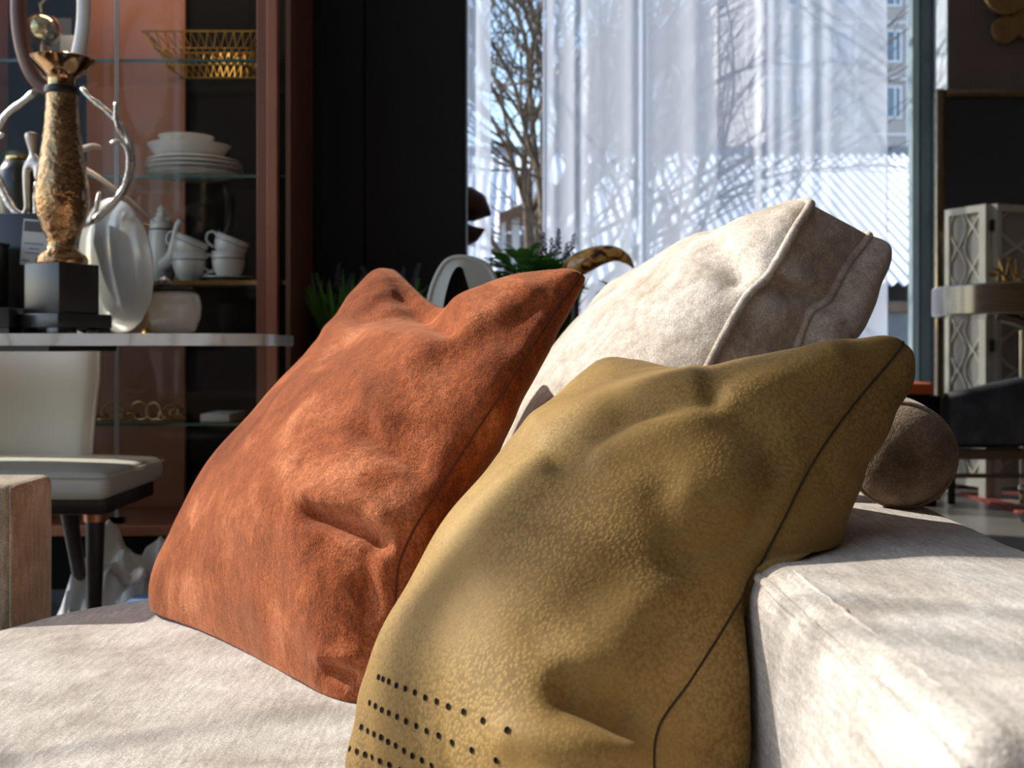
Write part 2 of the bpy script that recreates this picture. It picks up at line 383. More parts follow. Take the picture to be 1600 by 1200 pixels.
# ------------------------------------------------------------------ cushions
def spaced(n, k=0.75):
    t = np.linspace(0, 1, n); return (1 - k) * t + k * (1 - np.cos(math.pi * t)) / 2
def edge_pts(lst): return np.array([P(*a) for a in lst])
def coons(bot, top, left, right, n, blunt=0.05):
    t = spaced(n); x, y = np.meshgrid(2 * t - 1, 2 * t - 1, indexing='ij')
    u = ((x * (1 - blunt * np.abs(y) ** 12)) + 1) / 2; v = ((y * (1 - blunt * np.abs(x) ** 12)) + 1) / 2
    ev = lambda c, q: crv(c, 0, q.ravel()).reshape(n, n, 3)
    B, T, Lc, R = ev(bot, u), ev(top, u), ev(left, v), ev(right, v)
    p = [np.asarray(a, float) for a in (bot[0], bot[-1], top[0], top[-1])]; u = u[..., None]; v = v[..., None]
    S = (1 - v) * B + v * T + (1 - u) * Lc + u * R - ((1 - u) * (1 - v) * p[0] + u * (1 - v) * p[1] + (1 - u) * v * p[2] + u * v * p[3])
    return S, t, (S[:, 0], S[:, -1], S[0], S[-1])
def gnormals(S):
    a = np.gradient(S, axis=0); b = np.gradient(S, axis=1); n = np.cross(a, b)
    return n / (np.linalg.norm(n, axis=2, keepdims=True) + 1e-12)
def proj(S): return np.stack([800 + S[..., 0] / S[..., 1] * FPX, HZ - (S[..., 2] - CZ) / S[..., 1] * FPX], -1)
def seg_dist(q, pl):
    best = np.full(q.shape[:-1], 1e9); pl = np.asarray(pl, float)
    for a, b in zip(pl[:-1], pl[1:]):
        d = b - a; t = np.clip(((q - a) @ d) / (d @ d + 1e-9), 0, 1)
        best = np.minimum(best, np.linalg.norm(q - a - t[..., None] * d, axis=-1))
    return best
def prof(t, p, q=2.0):
    a = np.clip(1 - np.abs(2 * t - 1) ** q, 0, 1); a, b = a[:, None], a[None, :]
    return np.clip(a * b / (a + b - a * b + 1e-9), 0, 1) ** p
def keep_out(S):
    """a cushion rests on the seat and against the low back, it does not sink in"""
    S[..., 2] = np.maximum(S[..., 2], SZ + 0.007)
    r, m = 0.026, 0.006; dx = BX0 + r - S[..., 0]; dz = S[..., 2] - (BZ - r)
    ax, az = np.maximum(dx, 0), np.maximum(dz, 0); ln = np.hypot(ax, az)
    dist = ln + np.minimum(np.maximum(dx, dz), 0) - r; push = np.maximum(m - dist, 0)
    inside = (dx <= 0) & (dz <= 0)
    gx = np.where(inside, np.where(dx > dz, 1.0, 0.0), ax / (ln + 1e-9)); gz = np.where(inside, np.where(dx > dz, 0.0, 1.0), az / (ln + 1e-9))
    S[..., 0] -= gx * push; S[..., 2] += gz * push
    return S
def feats(S, fl, sgn=1.0):
    """dents (minus) and folds (plus) pressed into a panel; each lies where the photograph shows it"""
    n = gnormals(S) * sgn; q = proj(S); d = np.zeros(S.shape[:2])
    m = np.ones_like(d); k = 16
    for i in range(k): e = (i / k) ** 2 * (3 - 2 * i / k); m[i, :] *= e; m[-1 - i, :] *= e; m[:, i] *= e; m[:, -1 - i] *= e
    m = np.clip(m, 0, 1)
    for pl, w, a in fl: d += a * np.exp(-(seg_dist(q, pl) / w) ** 2)
    return S + n * (d * m)[..., None]
def soft_noise(S, amp, sc, seed):
    r = np.random.default_rng(seed); d = np.zeros(S.shape[:2])
    for k in range(22):
        v = r.normal(size=3); v /= np.linalg.norm(v); f = sc * (1 + 2.5 * r.random()); d += np.sin(S @ v * f + 7 * r.random()) / (1 + 0.2 * k)
    return d * amp * 0.35
def pucker(t, n, amp, seed):
    """small gathers that run in from the seams"""
    r = np.random.default_rng(seed); out = np.zeros((n, n))
    for ax in (0, 1):
        for end in (0, 1):
            w = np.zeros(n)
            for k in range(9): w += np.sin(t * (18 + 60 * r.random()) + 7 * r.random())
            e = t if end == 0 else 1 - t
            env = np.exp(-((e - 0.06) / 0.06) ** 2); out += (w[:, None] * env[None] if ax else w[None] * env[:, None])
    return out * amp / 4
def panelVF(S, flip):
    n, m = S.shape[:2]; return S.reshape(-1, 3), gridF(n, m, flip)
def cushion(root, n, bot, top, left, right, Bf, Bb, pf, pb, ff, fb, M, seam_m, seam_r, seed, nz=0.004, pk=0.002):
    S, t, curves = coons(edge_pts(bot), edge_pts(top), edge_pts(left), edge_pts(right), n)
    nn = gnormals(S); nav = nn.mean((0, 1)); nav /= np.linalg.norm(nav)
    mixn = 0.35 * nn + 0.65 * nav; mixn /= np.linalg.norm(mixn, axis=2, keepdims=True)
    pfm, pbm = prof(t, pf), prof(t, pb); edge = np.clip(pfm * 1.6, 0, 1)
    add = soft_noise(S, nz, 16, seed) * edge + pucker(t, n, pk, seed)
    Sf = S + mixn * (Bf * pfm + add)[..., None]; Sf = feats(Sf, ff)
    add = soft_noise(S, nz, 16, seed + 1) * edge + pucker(t, n, pk, seed + 2)
    bd = -mixn + np.array([0.25, -0.35, 0.25]); bd /= np.linalg.norm(bd, axis=2, keepdims=True)
    Sb = S + bd * (Bb * pbm * (1.22 - 0.62 * t)[None, :] + add)[..., None]; Sb = feats(Sb, fb, -1.0)
    Sf, Sb = keep_out(Sf), keep_out(Sb)
    f = part(root, 'front_panel', panelVF(Sf, False), M, sharp=180)
    b = part(root, 'back_panel', panelVF(Sb, True), M, sharp=180)
    B, T, Lc, R = curves
    ring = np.concatenate([B[:-1], R[:-1], T[::-1][:-1], Lc[::-1][:-1]]); ring = keep_out(ring)
    part(root, 'seam', tube(ring, seam_r, 6, closed=True), seam_m)
    return Sf, Sb, f, b

rust = thing('throw_cushion', 'rust orange velvet cushion with knife edge, leaning left of the others', 'cushion', (-0.15, 1.25, SZ))
cushion(rust, 170,
    bot=[(226, 968, 1.415), (330, 1004, 1.30), (440, 1062, 1.155), (556, 1132, 1.025)],
    top=[(607, 402, 1.585), (640, 445, 1.52), (692, 482, 1.44), (760, 468, 1.37), (845, 434, 1.28), (931, 412, 1.205)],
    left=[(226, 968, 1.415), (258, 885, 1.46), (335, 765, 1.52), (435, 645, 1.57), (525, 530, 1.59), (607, 402, 1.585)],
    right=[(556, 1132, 1.025), (588, 1070, 1.04), (614, 965, 1.045), (626, 872, 1.05), (690, 757, 1.08), (800, 590, 1.135), (880, 470, 1.19), (931, 412, 1.205)],
    Bf=0.098, Bb=0.10, pf=0.66, pb=0.5,
    ff=[([(480, 800), (560, 825), (625, 868)], 17, -0.022), ([(480, 775), (570, 790), (640, 840)], 18, 0.008),
        ([(500, 850), (560, 880), (600, 960)], 34, -0.010), ([(570, 670), (640, 715), (695, 765)], 24, -0.012), ([(560, 590), (600, 650)], 22, 0.006),
        ([(640, 455), (690, 500)], 26, -0.015), ([(560, 500), (640, 490), (700, 500)], 18, -0.010), ([(560, 470), (600, 440)], 30, 0.006),
        ([(520, 520), (600, 515)], 18, 0.007), ([(440, 640), (500, 560)], 24, 0.004), ([(520, 1050), (555, 1060), (580, 1085)], 12, -0.009),
        ([(505, 1020), (560, 1030)], 14, 0.006), ([(700, 560), (860, 470)], 26, -0.005), ([(640, 560), (820, 455)], 24, 0.005),
        ([(880, 455), (895, 440)], 9, -0.006), ([(800, 545), (850, 500)], 18, -0.004)],
    fb=[], M=MAT['rust'], seam_m=MAT['rust_seam'], seam_r=0.0012, seed=11, nz=0.004, pk=0.0016)

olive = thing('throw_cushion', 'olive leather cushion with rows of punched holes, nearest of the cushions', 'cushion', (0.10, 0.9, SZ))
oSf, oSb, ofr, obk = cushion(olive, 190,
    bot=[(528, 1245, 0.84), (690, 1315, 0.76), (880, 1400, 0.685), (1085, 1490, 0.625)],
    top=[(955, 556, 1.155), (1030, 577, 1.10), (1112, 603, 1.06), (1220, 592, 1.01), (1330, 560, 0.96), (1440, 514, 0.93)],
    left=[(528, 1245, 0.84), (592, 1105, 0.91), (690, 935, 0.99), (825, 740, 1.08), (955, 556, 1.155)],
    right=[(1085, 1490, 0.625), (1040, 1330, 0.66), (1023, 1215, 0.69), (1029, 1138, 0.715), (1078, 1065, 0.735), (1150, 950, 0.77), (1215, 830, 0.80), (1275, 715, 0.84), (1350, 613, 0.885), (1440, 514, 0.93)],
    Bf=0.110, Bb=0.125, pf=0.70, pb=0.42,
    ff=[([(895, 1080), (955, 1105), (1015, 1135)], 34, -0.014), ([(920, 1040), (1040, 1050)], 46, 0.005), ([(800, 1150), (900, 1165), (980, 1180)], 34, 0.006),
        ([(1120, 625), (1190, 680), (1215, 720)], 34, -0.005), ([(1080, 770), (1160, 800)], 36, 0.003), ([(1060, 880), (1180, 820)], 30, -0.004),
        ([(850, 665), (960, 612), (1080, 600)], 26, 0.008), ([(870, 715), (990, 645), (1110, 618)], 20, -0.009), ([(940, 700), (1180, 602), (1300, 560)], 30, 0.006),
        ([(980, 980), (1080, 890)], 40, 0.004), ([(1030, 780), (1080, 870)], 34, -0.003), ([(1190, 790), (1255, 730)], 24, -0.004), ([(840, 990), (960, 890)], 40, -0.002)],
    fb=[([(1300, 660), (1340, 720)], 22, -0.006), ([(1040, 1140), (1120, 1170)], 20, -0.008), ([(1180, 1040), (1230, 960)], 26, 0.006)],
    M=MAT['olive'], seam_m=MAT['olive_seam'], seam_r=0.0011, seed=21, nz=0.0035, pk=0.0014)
# punched holes, found on the panel where they are seen
bv = BVHTree.FromPolygons([tuple(v) for v in oSf.reshape(-1, 3)], gridF(190, 190))
rows = [[(592, 1058), (599, 1061), (608, 1065), (620, 1071), (634, 1076), (649, 1082), (665, 1090), (683, 1096), (701, 1104), (725, 1112), (755, 1126), (793, 1141)],
        [(578, 1098), (587, 1103), (597, 1109), (608, 1114), (621, 1120), (635, 1127), (651, 1134), (667, 1142), (686, 1149), (707, 1160), (738, 1172), (776, 1188)],
        [(565, 1136), (575, 1142), (585, 1147), (596, 1152), (607, 1159), (619, 1165), (632, 1173), (645, 1181), (660, 1188), (675, 1196), (697, 1206), (724, 1218)],
        [(547, 1170), (558, 1174), (571, 1179), (582, 1183), (594, 1189), (609, 1195), (626, 1203)]]
hv, hf = lathe([(0.0001, -0.0004), (0.0013, -0.0003), (0.0019, 0.0001), (0.0022, 0.0002)], (0, 0, 0), 14)
hole_me = mesh_data('perforation', hv, hf[:-1], MAT['hole'])
for row in rows:
    for px, py in row:
        d = Vector(P(px, py, 1.0)) - Vector((0, 0, CZ)); loc, nor, i, _ = bv.ray_cast(Vector((0, 0, CZ)), d.normalized())
        if loc is None: continue
        if nor.dot(d) > 0: nor = -nor
        m4 = nor.to_track_quat('Z', 'Y').to_matrix().to_4x4(); m4.translation = loc + nor * 0.0005
        inst(ofr, 'perforation', hole_me, m4)

# big back cushion with two piped seams and a band between them
cream = thing('back_cushion', 'large cream velvet back cushion with piped edges behind the olive cushion', 'cushion', (0.1, 1.4, SZ))
N_ = 150
fb_ = [(-0.10, 1.72, 0.445), (-0.02, 1.45, 0.44), (0.06, 1.18, 0.445)]
ft_ = [P(950, 445, 1.78), P(1040, 405, 1.64), P(1130, 360, 1.49), P(1210, 328, 1.37), P(1290, 300, 1.285)]
fl_ = [(-0.10, 1.72, 0.445), (-0.04, 1.76, 0.55), P(890, 560, 1.79), P(950, 445, 1.78)]
fr_ = [(0.06, 1.18, 0.445), P(975, 830, 1.20), P(1098, 588, 1.24), P(1165, 465, 1.26), P(1200, 430, 1.265), P(1245, 355, 1.275), P(1290, 300, 1.285)]
off = np.array([0.075, 0.055, -0.02])
bb_ = [(0.02, 1.76, 0.44), (0.09, 1.50, 0.44), (0.14, 1.24, 0.44)]
bt_ = [P(950, 445, 1.78) + off, P(1130, 385, 1.58) + off, P(1260, 362, 1.42) + off * 0.6, P(1378, 352, 1.345)]
bl_ = [(0.02, 1.76, 0.44), P(890, 560, 1.79) + off, P(950, 445, 1.78) + off]
br_ = [(0.14, 1.24, 0.44), P(1130, 745, 1.27), P(1235, 565, 1.295), P(1262, 490, 1.30), P(1290, 470, 1.31), P(1325, 410, 1.33), P(1378, 352, 1.345)]
Sf, t, cf = coons(fb_, ft_, fl_, fr_, N_); Sb, t2, cb = coons(bb_, bt_, bl_, br_, N_)
def puff(S, B, p, seed, s):
    nn = gnormals(S) * s; nav = nn.mean((0, 1)); nav /= np.linalg.norm(nav); m = 0.3 * nn + 0.7 * nav
    pm = prof(t, p)
    if s < 0: m = m + np.array([0.15, -0.55, 0.3]); m /= np.linalg.norm(m, axis=2, keepdims=True)
    return S + m * (B * pm + soft_noise(S, 0.004, 12, seed) * np.clip(pm * 1.6, 0, 1) + pucker(t, N_, 0.0012, seed))[..., None]
Sf = feats(puff(Sf, 0.085, 0.7, 31, 1.0), [([(1120, 380), (1150, 430)], 26, -0.012), ([(1150, 430), (1190, 445)], 20, -0.007), ([(1090, 370), (1060, 400)], 34, 0.006), ([(1010, 560), (1080, 470)], 40, 0.004)])
Sb = feats(puff(Sb, 0.125, 0.42, 33, -1.0), [([(1280, 485), (1325, 505)], 14, -0.009), ([(1300, 450), (1335, 470)], 20, 0.005)], -1.0)
Sf, Sb = keep_out(Sf), keep_out(Sb)
part(cream, 'front_panel', panelVF(Sf, False), MAT['cream'], sharp=180)
part(cream, 'back_panel', panelVF(Sb, True), MAT['cream'], sharp=180)
def ringof(c):
    B, T, Lc, R = c; return np.concatenate([B[:-1], R[:-1], T[::-1][:-1], Lc[::-1][:-1]])
ra, rb = ringof(cf), ringof(cb); m_ = len(ra); K = 26
ctr = (ra + rb).mean(0); ww = np.linspace(0, 1, K)
G = ra[:, None] * (1 - ww)[None, :, None] + rb[:, None] * ww[None, :, None]
outn = (ra + rb) / 2 - ctr; axis_ = (rb - ra); axis_ /= np.linalg.norm(axis_, axis=1, keepdims=True)
outn -= (outn * axis_).sum(1, keepdims=True) * axis_; outn /= np.linalg.norm(outn, axis=1, keepdims=True)
for _ in range(8): outn = (np.roll(outn, 1, 0) + outn + np.roll(outn, -1, 0)) / 3
G += outn[:, None] * (0.007 * np.sin(math.pi * ww))[None, :, None]
q = proj(G); dsp = np.zeros(G.shape[:2])
for pl, w_, a in (([(1205, 440), (1250, 462), (1285, 470)], 15, -0.020), ([(1215, 415), (1260, 440)], 16, 0.010), ([(1195, 470), (1240, 495)], 22, 0.006)):
    dsp += a * np.exp(-(seg_dist(q, pl) / w_) ** 2)
G += outn[:, None] * (dsp * np.sin(math.pi * ww)[None] ** 0.7)[..., None]
GF = [(i * K + j, ((i + 1) % m_) * K + j, ((i + 1) % m_) * K + j + 1, i * K + j + 1) for i in range(m_) for j in range(K - 1)]
G = keep_out(G); ra = keep_out(ra); rb = keep_out(rb)
part(cream, 'boxing_band', (G.reshape(-1, 3), GF), MAT['cream'], sharp=180)
part(cream, 'piping', tube(ra + outn * 0.001, 0.0056, 10, closed=True), MAT['cream'], sharp=180)
part(cream, 'piping', tube(rb + outn * 0.001, 0.0052, 10, closed=True), MAT['cream'], sharp=180)

# bolster lying on the low back
br = 0.0475; bc = P(1408, 723, 1.03); bc[2] = BZ + 0.006 + br
bol = thing('bolster_cushion', 'brown beige velvet bolster lying on the low sofa back', 'cushion', (bc[0], bc[1], BZ))
ax_ = np.array([0.30, 1.0, 0.0]); ax_ /= np.linalg.norm(ax_); sx_ = np.array([ax_[1], -ax_[0], 0]); uz = np.array([0, 0, 1.0])
def round_body(pr, seg=56):
    V = []; F = []
    for r, a in pr:
        for k in range(seg):
            th = 2 * math.pi * k / seg; rr = r * (1 + 0.012 * math.sin(3 * th + 1)); V.append(bc + ax_ * a + rr * (math.cos(th) * sx_ + math.sin(th) * uz))
    for i in range(len(pr) - 1):
        for k in range(seg): F.append((i * seg + k, i * seg + (k + 1) % seg, (i + 1) * seg + (k + 1) % seg, (i + 1) * seg + k))
    return np.array(V), F
part(bol, 'end_panel', round_body([(0.0005, -0.016), (0.014, -0.0155), (0.028, -0.013), (0.038, -0.008), (0.044, -0.003), (br - 0.001, 0.003)]), MAT['bolster'], sharp=180)
part(bol, 'body', round_body([(br - 0.001, 0.003), (br + 0.001, 0.01), (br, 0.04), (br + 0.001, 0.12), (br, 0.18), (br - 0.004, 0.195), (0.02, 0.205), (0.0005, 0.206)]), MAT['bolster'], sharp=180)
ring = [bc + ax_ * 0.003 + br * (math.cos(a) * sx_ + math.sin(a) * uz) for a in np.linspace(0, 2 * math.pi, 64)[:-1]]
part(bol, 'piping', tube(ring, 0.0018, 6, closed=True), MAT['bolster'])
# ------------------------------------------------------------------ left background materials
def marble(name):
    m, N, L, b = nt(name); v = coords(N, L)
    a = noise(N, L, v, 5, 8, 0.6, 1.6)
    w_ = N.new('ShaderNodeTexWave'); w_.inputs['Scale'].default_value = 3.2; w_.inputs['Distortion'].default_value = 14; w_.inputs['Detail'].default_value = 4
    L.new(v, w_.inputs['Vector'])
    c = ramp(N, L, w_.outputs['Fac'], [(0.0, (0.45, 0.38, 0.30)), (0.06, (0.70, 0.66, 0.60)), (0.4, (0.86, 0.83, 0.78))])
    c = mixc(N, L, 0.5, c, ramp(N, L, a, [(0.35, (0.7, 0.65, 0.58)), (0.6, (0.88, 0.85, 0.80))])); L.new(c, b.inputs['Base Color'])
    b.inputs['Roughness'].default_value = 0.18; return m
def wood(name, c1, c2, rough=0.4, st=(3, 3, 40), coat=0.2):
    m, N, L, b = nt(name); v = coords(N, L, st)
    L.new(ramp(N, L, noise(N, L, v, 2.2, 6, 0.6, 0.6), [(0.3, c1), (0.7, c2)]), b.inputs['Base Color'])
    b.inputs['Roughness'].default_value = rough; b.inputs['Coat Weight'].default_value = coat; b.inputs['Coat Roughness'].default_value = 0.15
    bump(N, L, noise(N, L, v, 9, 4), b, 0.08, 0.001); return m
def metal(name, col, rough=0.2, dent=0.0, dscale=60, ddist=0.004):
    m, N, L, b = nt(name); v = coords(N, L)
    L.new(ramp(N, L, noise(N, L, v, 30, 4), [(0.3, tuple(c * 0.75 for c in col)), (0.65, col)]), b.inputs['Base Color'])
    b.inputs['Metallic'].default_value = 1.0; b.inputs['Roughness'].default_value = rough
    if dent: bump(N, L, noise(N, L, v, dscale, 3), b, dent, ddist)
    return m
MAT['marble'] = marble('veined_marble')
MAT['brown'] = simple('copper_brown_lacquer', (0.38, 0.14, 0.072), 0.42, col2=(0.32, 0.115, 0.06), ns=5, coat=0.15)
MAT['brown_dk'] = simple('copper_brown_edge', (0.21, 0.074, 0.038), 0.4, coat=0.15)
MAT['blackbox'] = simple('cabinet_black_back', (0.007, 0.0065, 0.006), 0.6, spec=0.1)
MAT['shelf_glass'] = pane('shelf_glass', (0.90, 0.95, 0.93), 0.8)
MAT['shelf_edge'] = simple('glass_edge_green', (0.03, 0.10, 0.085), 0.2, coat=0.5)
MAT['door_glass'] = pane('door_glass', (0.97, 0.975, 0.97), 0.45)
MAT['door_edge'] = simple('polished_glass_edge', (0.45, 0.45, 0.45), 0.2, coat=0.4)
MAT['black_shelf'] = simple('black_shelf', (0.010, 0.010, 0.010), 0.25)
MAT['gold'] = metal('brass', (0.60, 0.40, 0.16), 0.22)
MAT['gold_wire'] = metal('gold_wire', (0.45, 0.25, 0.06), 0.3)
MAT['porcelain'] = simple('white_porcelain', (0.74, 0.71, 0.66), 0.2, coat=0.4, col2=(0.71, 0.68, 0.63))
MAT['gold_line'] = simple('gold_line', (0.16, 0.10, 0.05), 0.35, metal=0.6)
MAT['plate_white'] = simple('cream_ceramic', (0.66, 0.63, 0.56), 0.16, coat=0.5, col2=(0.64, 0.61, 0.54))
MAT['chairwhite'] = simple('white_faux_leather', (0.68, 0.64, 0.54), 0.42, col2=(0.65, 0.61, 0.51), ns=3, bs=0.05, bscale=400)
MAT['darkwood'] = wood('dark_walnut', (0.018, 0.012, 0.010), (0.030, 0.020, 0.016), 0.35)
MAT['copper'] = metal('copper_band', (0.60, 0.28, 0.15), 0.28)
MAT['bronze'] = metal('hammered_bronze', (0.46, 0.27, 0.13), 0.09, 0.6, 55, 0.009)
MAT['bronze_s'] = metal('smooth_bronze', (0.50, 0.30, 0.15), 0.10, 0.2, 30, 0.004)
MAT['blackmetal'] = simple('black_metal', (0.02, 0.02, 0.02), 0.3, metal=0.3)
MAT['satinblack'] = simple('satin_black_stone', (0.022, 0.021, 0.021), 0.32, spec=0.6, bs=0.05, bscale=40)
MAT['silver'] = metal('aged_silver', (0.72, 0.68, 0.62), 0.26, 0.7, 120, 0.004)
MAT['silver_s'] = metal('satin_silver', (0.66, 0.60, 0.53), 0.42, 0.2, 40, 0.002)
MAT['paper'] = simple('tag_paper', (0.72, 0.71, 0.68), 0.7)
MAT['ink'] = simple('tag_ink', (0.12, 0.12, 0.12), 0.7)
MAT['teal'] = simple('teal_glaze', (0.018, 0.11, 0.095), 0.22, coat=0.6)
MAT['glassball'] = metal('gold_mirror_glass', (0.62, 0.50, 0.24), 0.08)
MAT['brownring'] = simple('brown_resin', (0.14, 0.055, 0.035), 0.35)
MAT['plastic'] = simple('crumpled_plastic_sheet', (0.58, 0.58, 0.57), 0.3, coat=0.3, col2=(0.5, 0.5, 0.5), bs=0.4, bscale=25, bdist=0.01)
MAT['bluebox'] = simple('blue_card', (0.06, 0.13, 0.26), 0.6)
MAT['crystal'] = simple('grey_crystal', (0.45, 0.44, 0.46), 0.08, coat=0.8)

# ------------------------------------------------------------------ armchair beside the sofa
AX1 = PX(20, 1.45); AZ = PZ(758, 1.45)
ac = thing('armchair', 'brown beige velvet armchair with a boxy arm at the left picture edge', 'armchair', (AX1 - 0.4, 1.8, 0))
arm = part(ac, 'arm', rbox(AX1 - 0.75, AX1, 1.45, 1.583, 0.08, AZ, 0.014, (30, 10, 24), 5), MAT['arm'], sharp=180)
part(arm, 'seam', tube([(AX1 - 0.003, 1.4525, 0.12), (AX1 - 0.003, 1.4525, AZ - 0.02), (AX1 - 0.005, 1.456, AZ - 0.005), (AX1 - 0.005, 1.47, AZ - 0.0035), (AX1 - 0.005, 1.57, AZ - 0.0035)], 0.0024, 6), MAT['arm'])
part(arm, 'seam', tube([(AX1 - 0.02, 1.4535, AZ - 0.003), (AX1 - 0.74, 1.4535, AZ - 0.003)], 0.0022, 6), MAT['arm'])
part(ac, 'seat', rbox(AX1 - 0.86, AX1 - 0.34, 1.59, 2.14, 0.20, 0.42, 0.04, (20, 20, 6), 5), MAT['arm'], sharp=180)
part(ac, 'backrest', rbox(AX1 - 1.0, AX1 - 0.865, 1.45, 2.2, 0.08, 0.70, 0.03, (8, 20, 12), 5), MAT['arm'], sharp=180)
part(ac, 'base', box(AX1 - 0.84, AX1 - 0.36, 1.585, 2.12, 0.08, 0.21), MAT['arm'])
for x, y in ((AX1 - 0.06, 1.515), (AX1 - 0.40, 2.06), (AX1 - 0.94, 1.53), (AX1 - 0.94, 2.06)):
    part(ac, 'leg', lathe([(0.018, 0), (0.022, 0.085)], (x, y, 0), 12), MAT['darkwood'])

# ------------------------------------------------------------------ marble console and the chair under it
TZ = PZ(521, 2.3); TB = PZ(540, 2.3)
x1, x2 = PX(334, 2.3), PX(411, 2.37)
tab = thing('marble_table', 'narrow table with white veined marble top carrying the ornaments', 'table', (-1.2, 2.5, 0))
poly = [(-2.05, 2.38), (-1.98, 2.3), (x1 - 0.02, 2.3), (x1 - 0.004, 2.302), (x1 + 0.012, 2.312), (x2 - 0.008, 2.362), (x2, 2.378), (x2, 2.70), (x2 - 0.05, 2.76), (-2.0, 2.76), (-2.05, 2.70)]
part(tab, 'top', prismz(poly, TB, TZ), MAT['marble'])
part(tab, 'apron', box(-1.95, PX(76, 2.32), 2.32, 2.72, TB - 0.012, TB), MAT['darkwood'])
part(tab, 'pedestal', lathe([(0.24, 0), (0.24, 0.02), (0.06, 0.06), (0.045, 0.3), (0.05, TB - 0.06), (0.16, TB - 0.013)], (-1.75, 2.53, 0), 28), MAT['darkwood'])

wc = thing('dining_chair', 'white upholstered dining chair with dark tapered legs under the marble table', 'chair', (-1.12, 2.62, 0))
X0, X1 = -1.42, PX(157, 2.82)
n1, n2 = 26, 22
def back_pt(u, v, off):
    wv = np.interp(v, [0, 0.7, 1], [1, 1, 0.93]); x = (X0 + X1) / 2 + (u - 0.5) * (X1 - X0) * wv
    z = 0.42 + v * 0.40 - 0.05 * (abs(2 * u - 1) ** 3) * (v ** 4)
    y = 2.80 + 0.10 * v ** 1.6 - 0.05 * (2 * u - 1) ** 2 - off
    return (x, y, z)
def slab(fn, thick, nu=26, nv=22):
    A = np.array([[fn(i / (nu - 1), j / (nv - 1), thick * (1 - abs(2 * i / (nu - 1) - 1) ** 6) ** 0.5 * (1 - abs(2 * j / (nv - 1) - 1) ** 8) ** 0.5) for j in range(nv)] for i in range(nu)])
    B = np.array([[fn(i / (nu - 1), j / (nv - 1), -thick * (1 - abs(2 * i / (nu - 1) - 1) ** 6) ** 0.5 * (1 - abs(2 * j / (nv - 1) - 1) ** 8) ** 0.5) for j in range(nv)] for i in range(nu)])
    return join((A.reshape(-1, 3), gridF(nu, nv)), (B.reshape(-1, 3), gridF(nu, nv, True)))
bkr = part(wc, 'backrest', slab(back_pt, 0.028), MAT['chairwhite'], sharp=180)
part(bkr, 'piping', tube([back_pt(1, v, 0) for v in np.linspace(0.05, 0.98, 16)], 0.004, 8), MAT['chairwhite'])
sxr = PX(181, 2.45)
seat = rbox(-1.40, sxr, 2.40, 2.80, PZ(781, 2.42), PZ(733, 2.5), 0.024, (20, 20, 4), 6)
seat[0][:, 2] += np.where(seat[0][:, 2] > 0.46, 0.008 * np.cos(np.clip((seat[0][:, 0] + 1.13) / 0.27, -1, 1) * 1.5), 0)
sp = part(wc, 'seat', seat, MAT['chairwhite'], sharp=180)
zz = PZ(745, 2.42)
part(sp, 'piping', tube([(-1.38, 2.4, zz), (sxr - 0.03, 2.4, zz), (sxr - 0.007, 2.407, zz), (sxr + 0.0005, 2.43, zz), (sxr + 0.0005, 2.78, zz)], 0.0028, 8), MAT['chairwhite'])
zb0, zb1 = PZ(803, 2.45), PZ(781, 2.42)
part(wc, 'seat_base', box(-1.37, PX(170, 2.45), 2.43, 2.76, zb0, zb1 + 0.004, 0.006), MAT['darkwood'])
def leg(xt, yt, xb, yb, r0=0.021, r1=0.011):
    l = part(wc, 'leg', tube([(xt, yt, zb0), (xt * 0.6 + xb * 0.4, yt * 0.6 + yb * 0.4, zb0 * 0.6), (xb, yb, 0)], [r0, r0 * 0.6 + r1 * 0.4, r1], 16), MAT['darkwood'])
    part(l, 'collar', tube([(xt, yt, zb0 - 0.001), (xt, yt, zb0 - 0.018)], r0 + 0.004, 20), MAT['copper'])
leg(PX(149, 2.47), 2.47, PX(150, 2.47), 2.45); leg(PX(104, 2.72), 2.72, PX(140, 2.78), 2.80)
leg(-1.33, 2.47, -1.36, 2.45); leg(-1.33, 2.72, -1.37, 2.80)

# ------------------------------------------------------------------ ornaments on the marble table
def px2(py): return PZ(py, 2.42) - TZ
mpp = 2.42 / FPX; cxv = PX(97, 2.42)
st = thing('display_stand', 'stepped satin black stand under the bronze candlestick', 'stand', (cxv, 2.42, TZ))
zt, zm = PZ(413, 2.42), PZ(491, 2.42)
ang = math.radians(-28)
part(st, 'block', rotz(box(cxv - 0.053, cxv + 0.053, 2.367, 2.473, zm - 0.002, zt, 0.003), ang, (cxv, 2.42, 0)), MAT['satinblack'])
ft = part(st, 'foot', rotz(box(cxv - 0.072, cxv + 0.072, 2.348, 2.492, TZ + 0.012, zm, 0.004), ang, (cxv, 2.42, 0)), MAT['satinblack'])
for sx_1 in (-1, 1):
    for sy_1 in (-1, 1):
        part(ft, 'pad', rotz(box(cxv + sx_1 * 0.052 - 0.018, cxv + sx_1 * 0.052 + 0.018, 2.42 + sy_1 * 0.052 - 0.018, 2.42 + sy_1 * 0.052 + 0.018, TZ, TZ + 0.013, 0.002), ang, (cxv, 2.42, 0)), MAT['satinblack'])
vz = thing('candlestick', 'tall hammered bronze candlestick with flared dish top on the black stand', 'candlestick', (cxv, 2.42, zt))
def vp(lst): return [(r * mpp, PZ(y, 2.42) - zt) for r, y in lst]
part(vz, 'body', lathe(vp([(38, 412), (39, 406), (36, 400), (27, 393), (22, 387), (21, 380), (24, 370), (31, 355), (37, 338), (40.5, 318), (41, 300), (39, 282), (36, 262), (32, 240), (29, 215), (26, 190), (24.5, 165), (23.5, 148)]), (cxv, 2.42, zt), 48), MAT['bronze'])
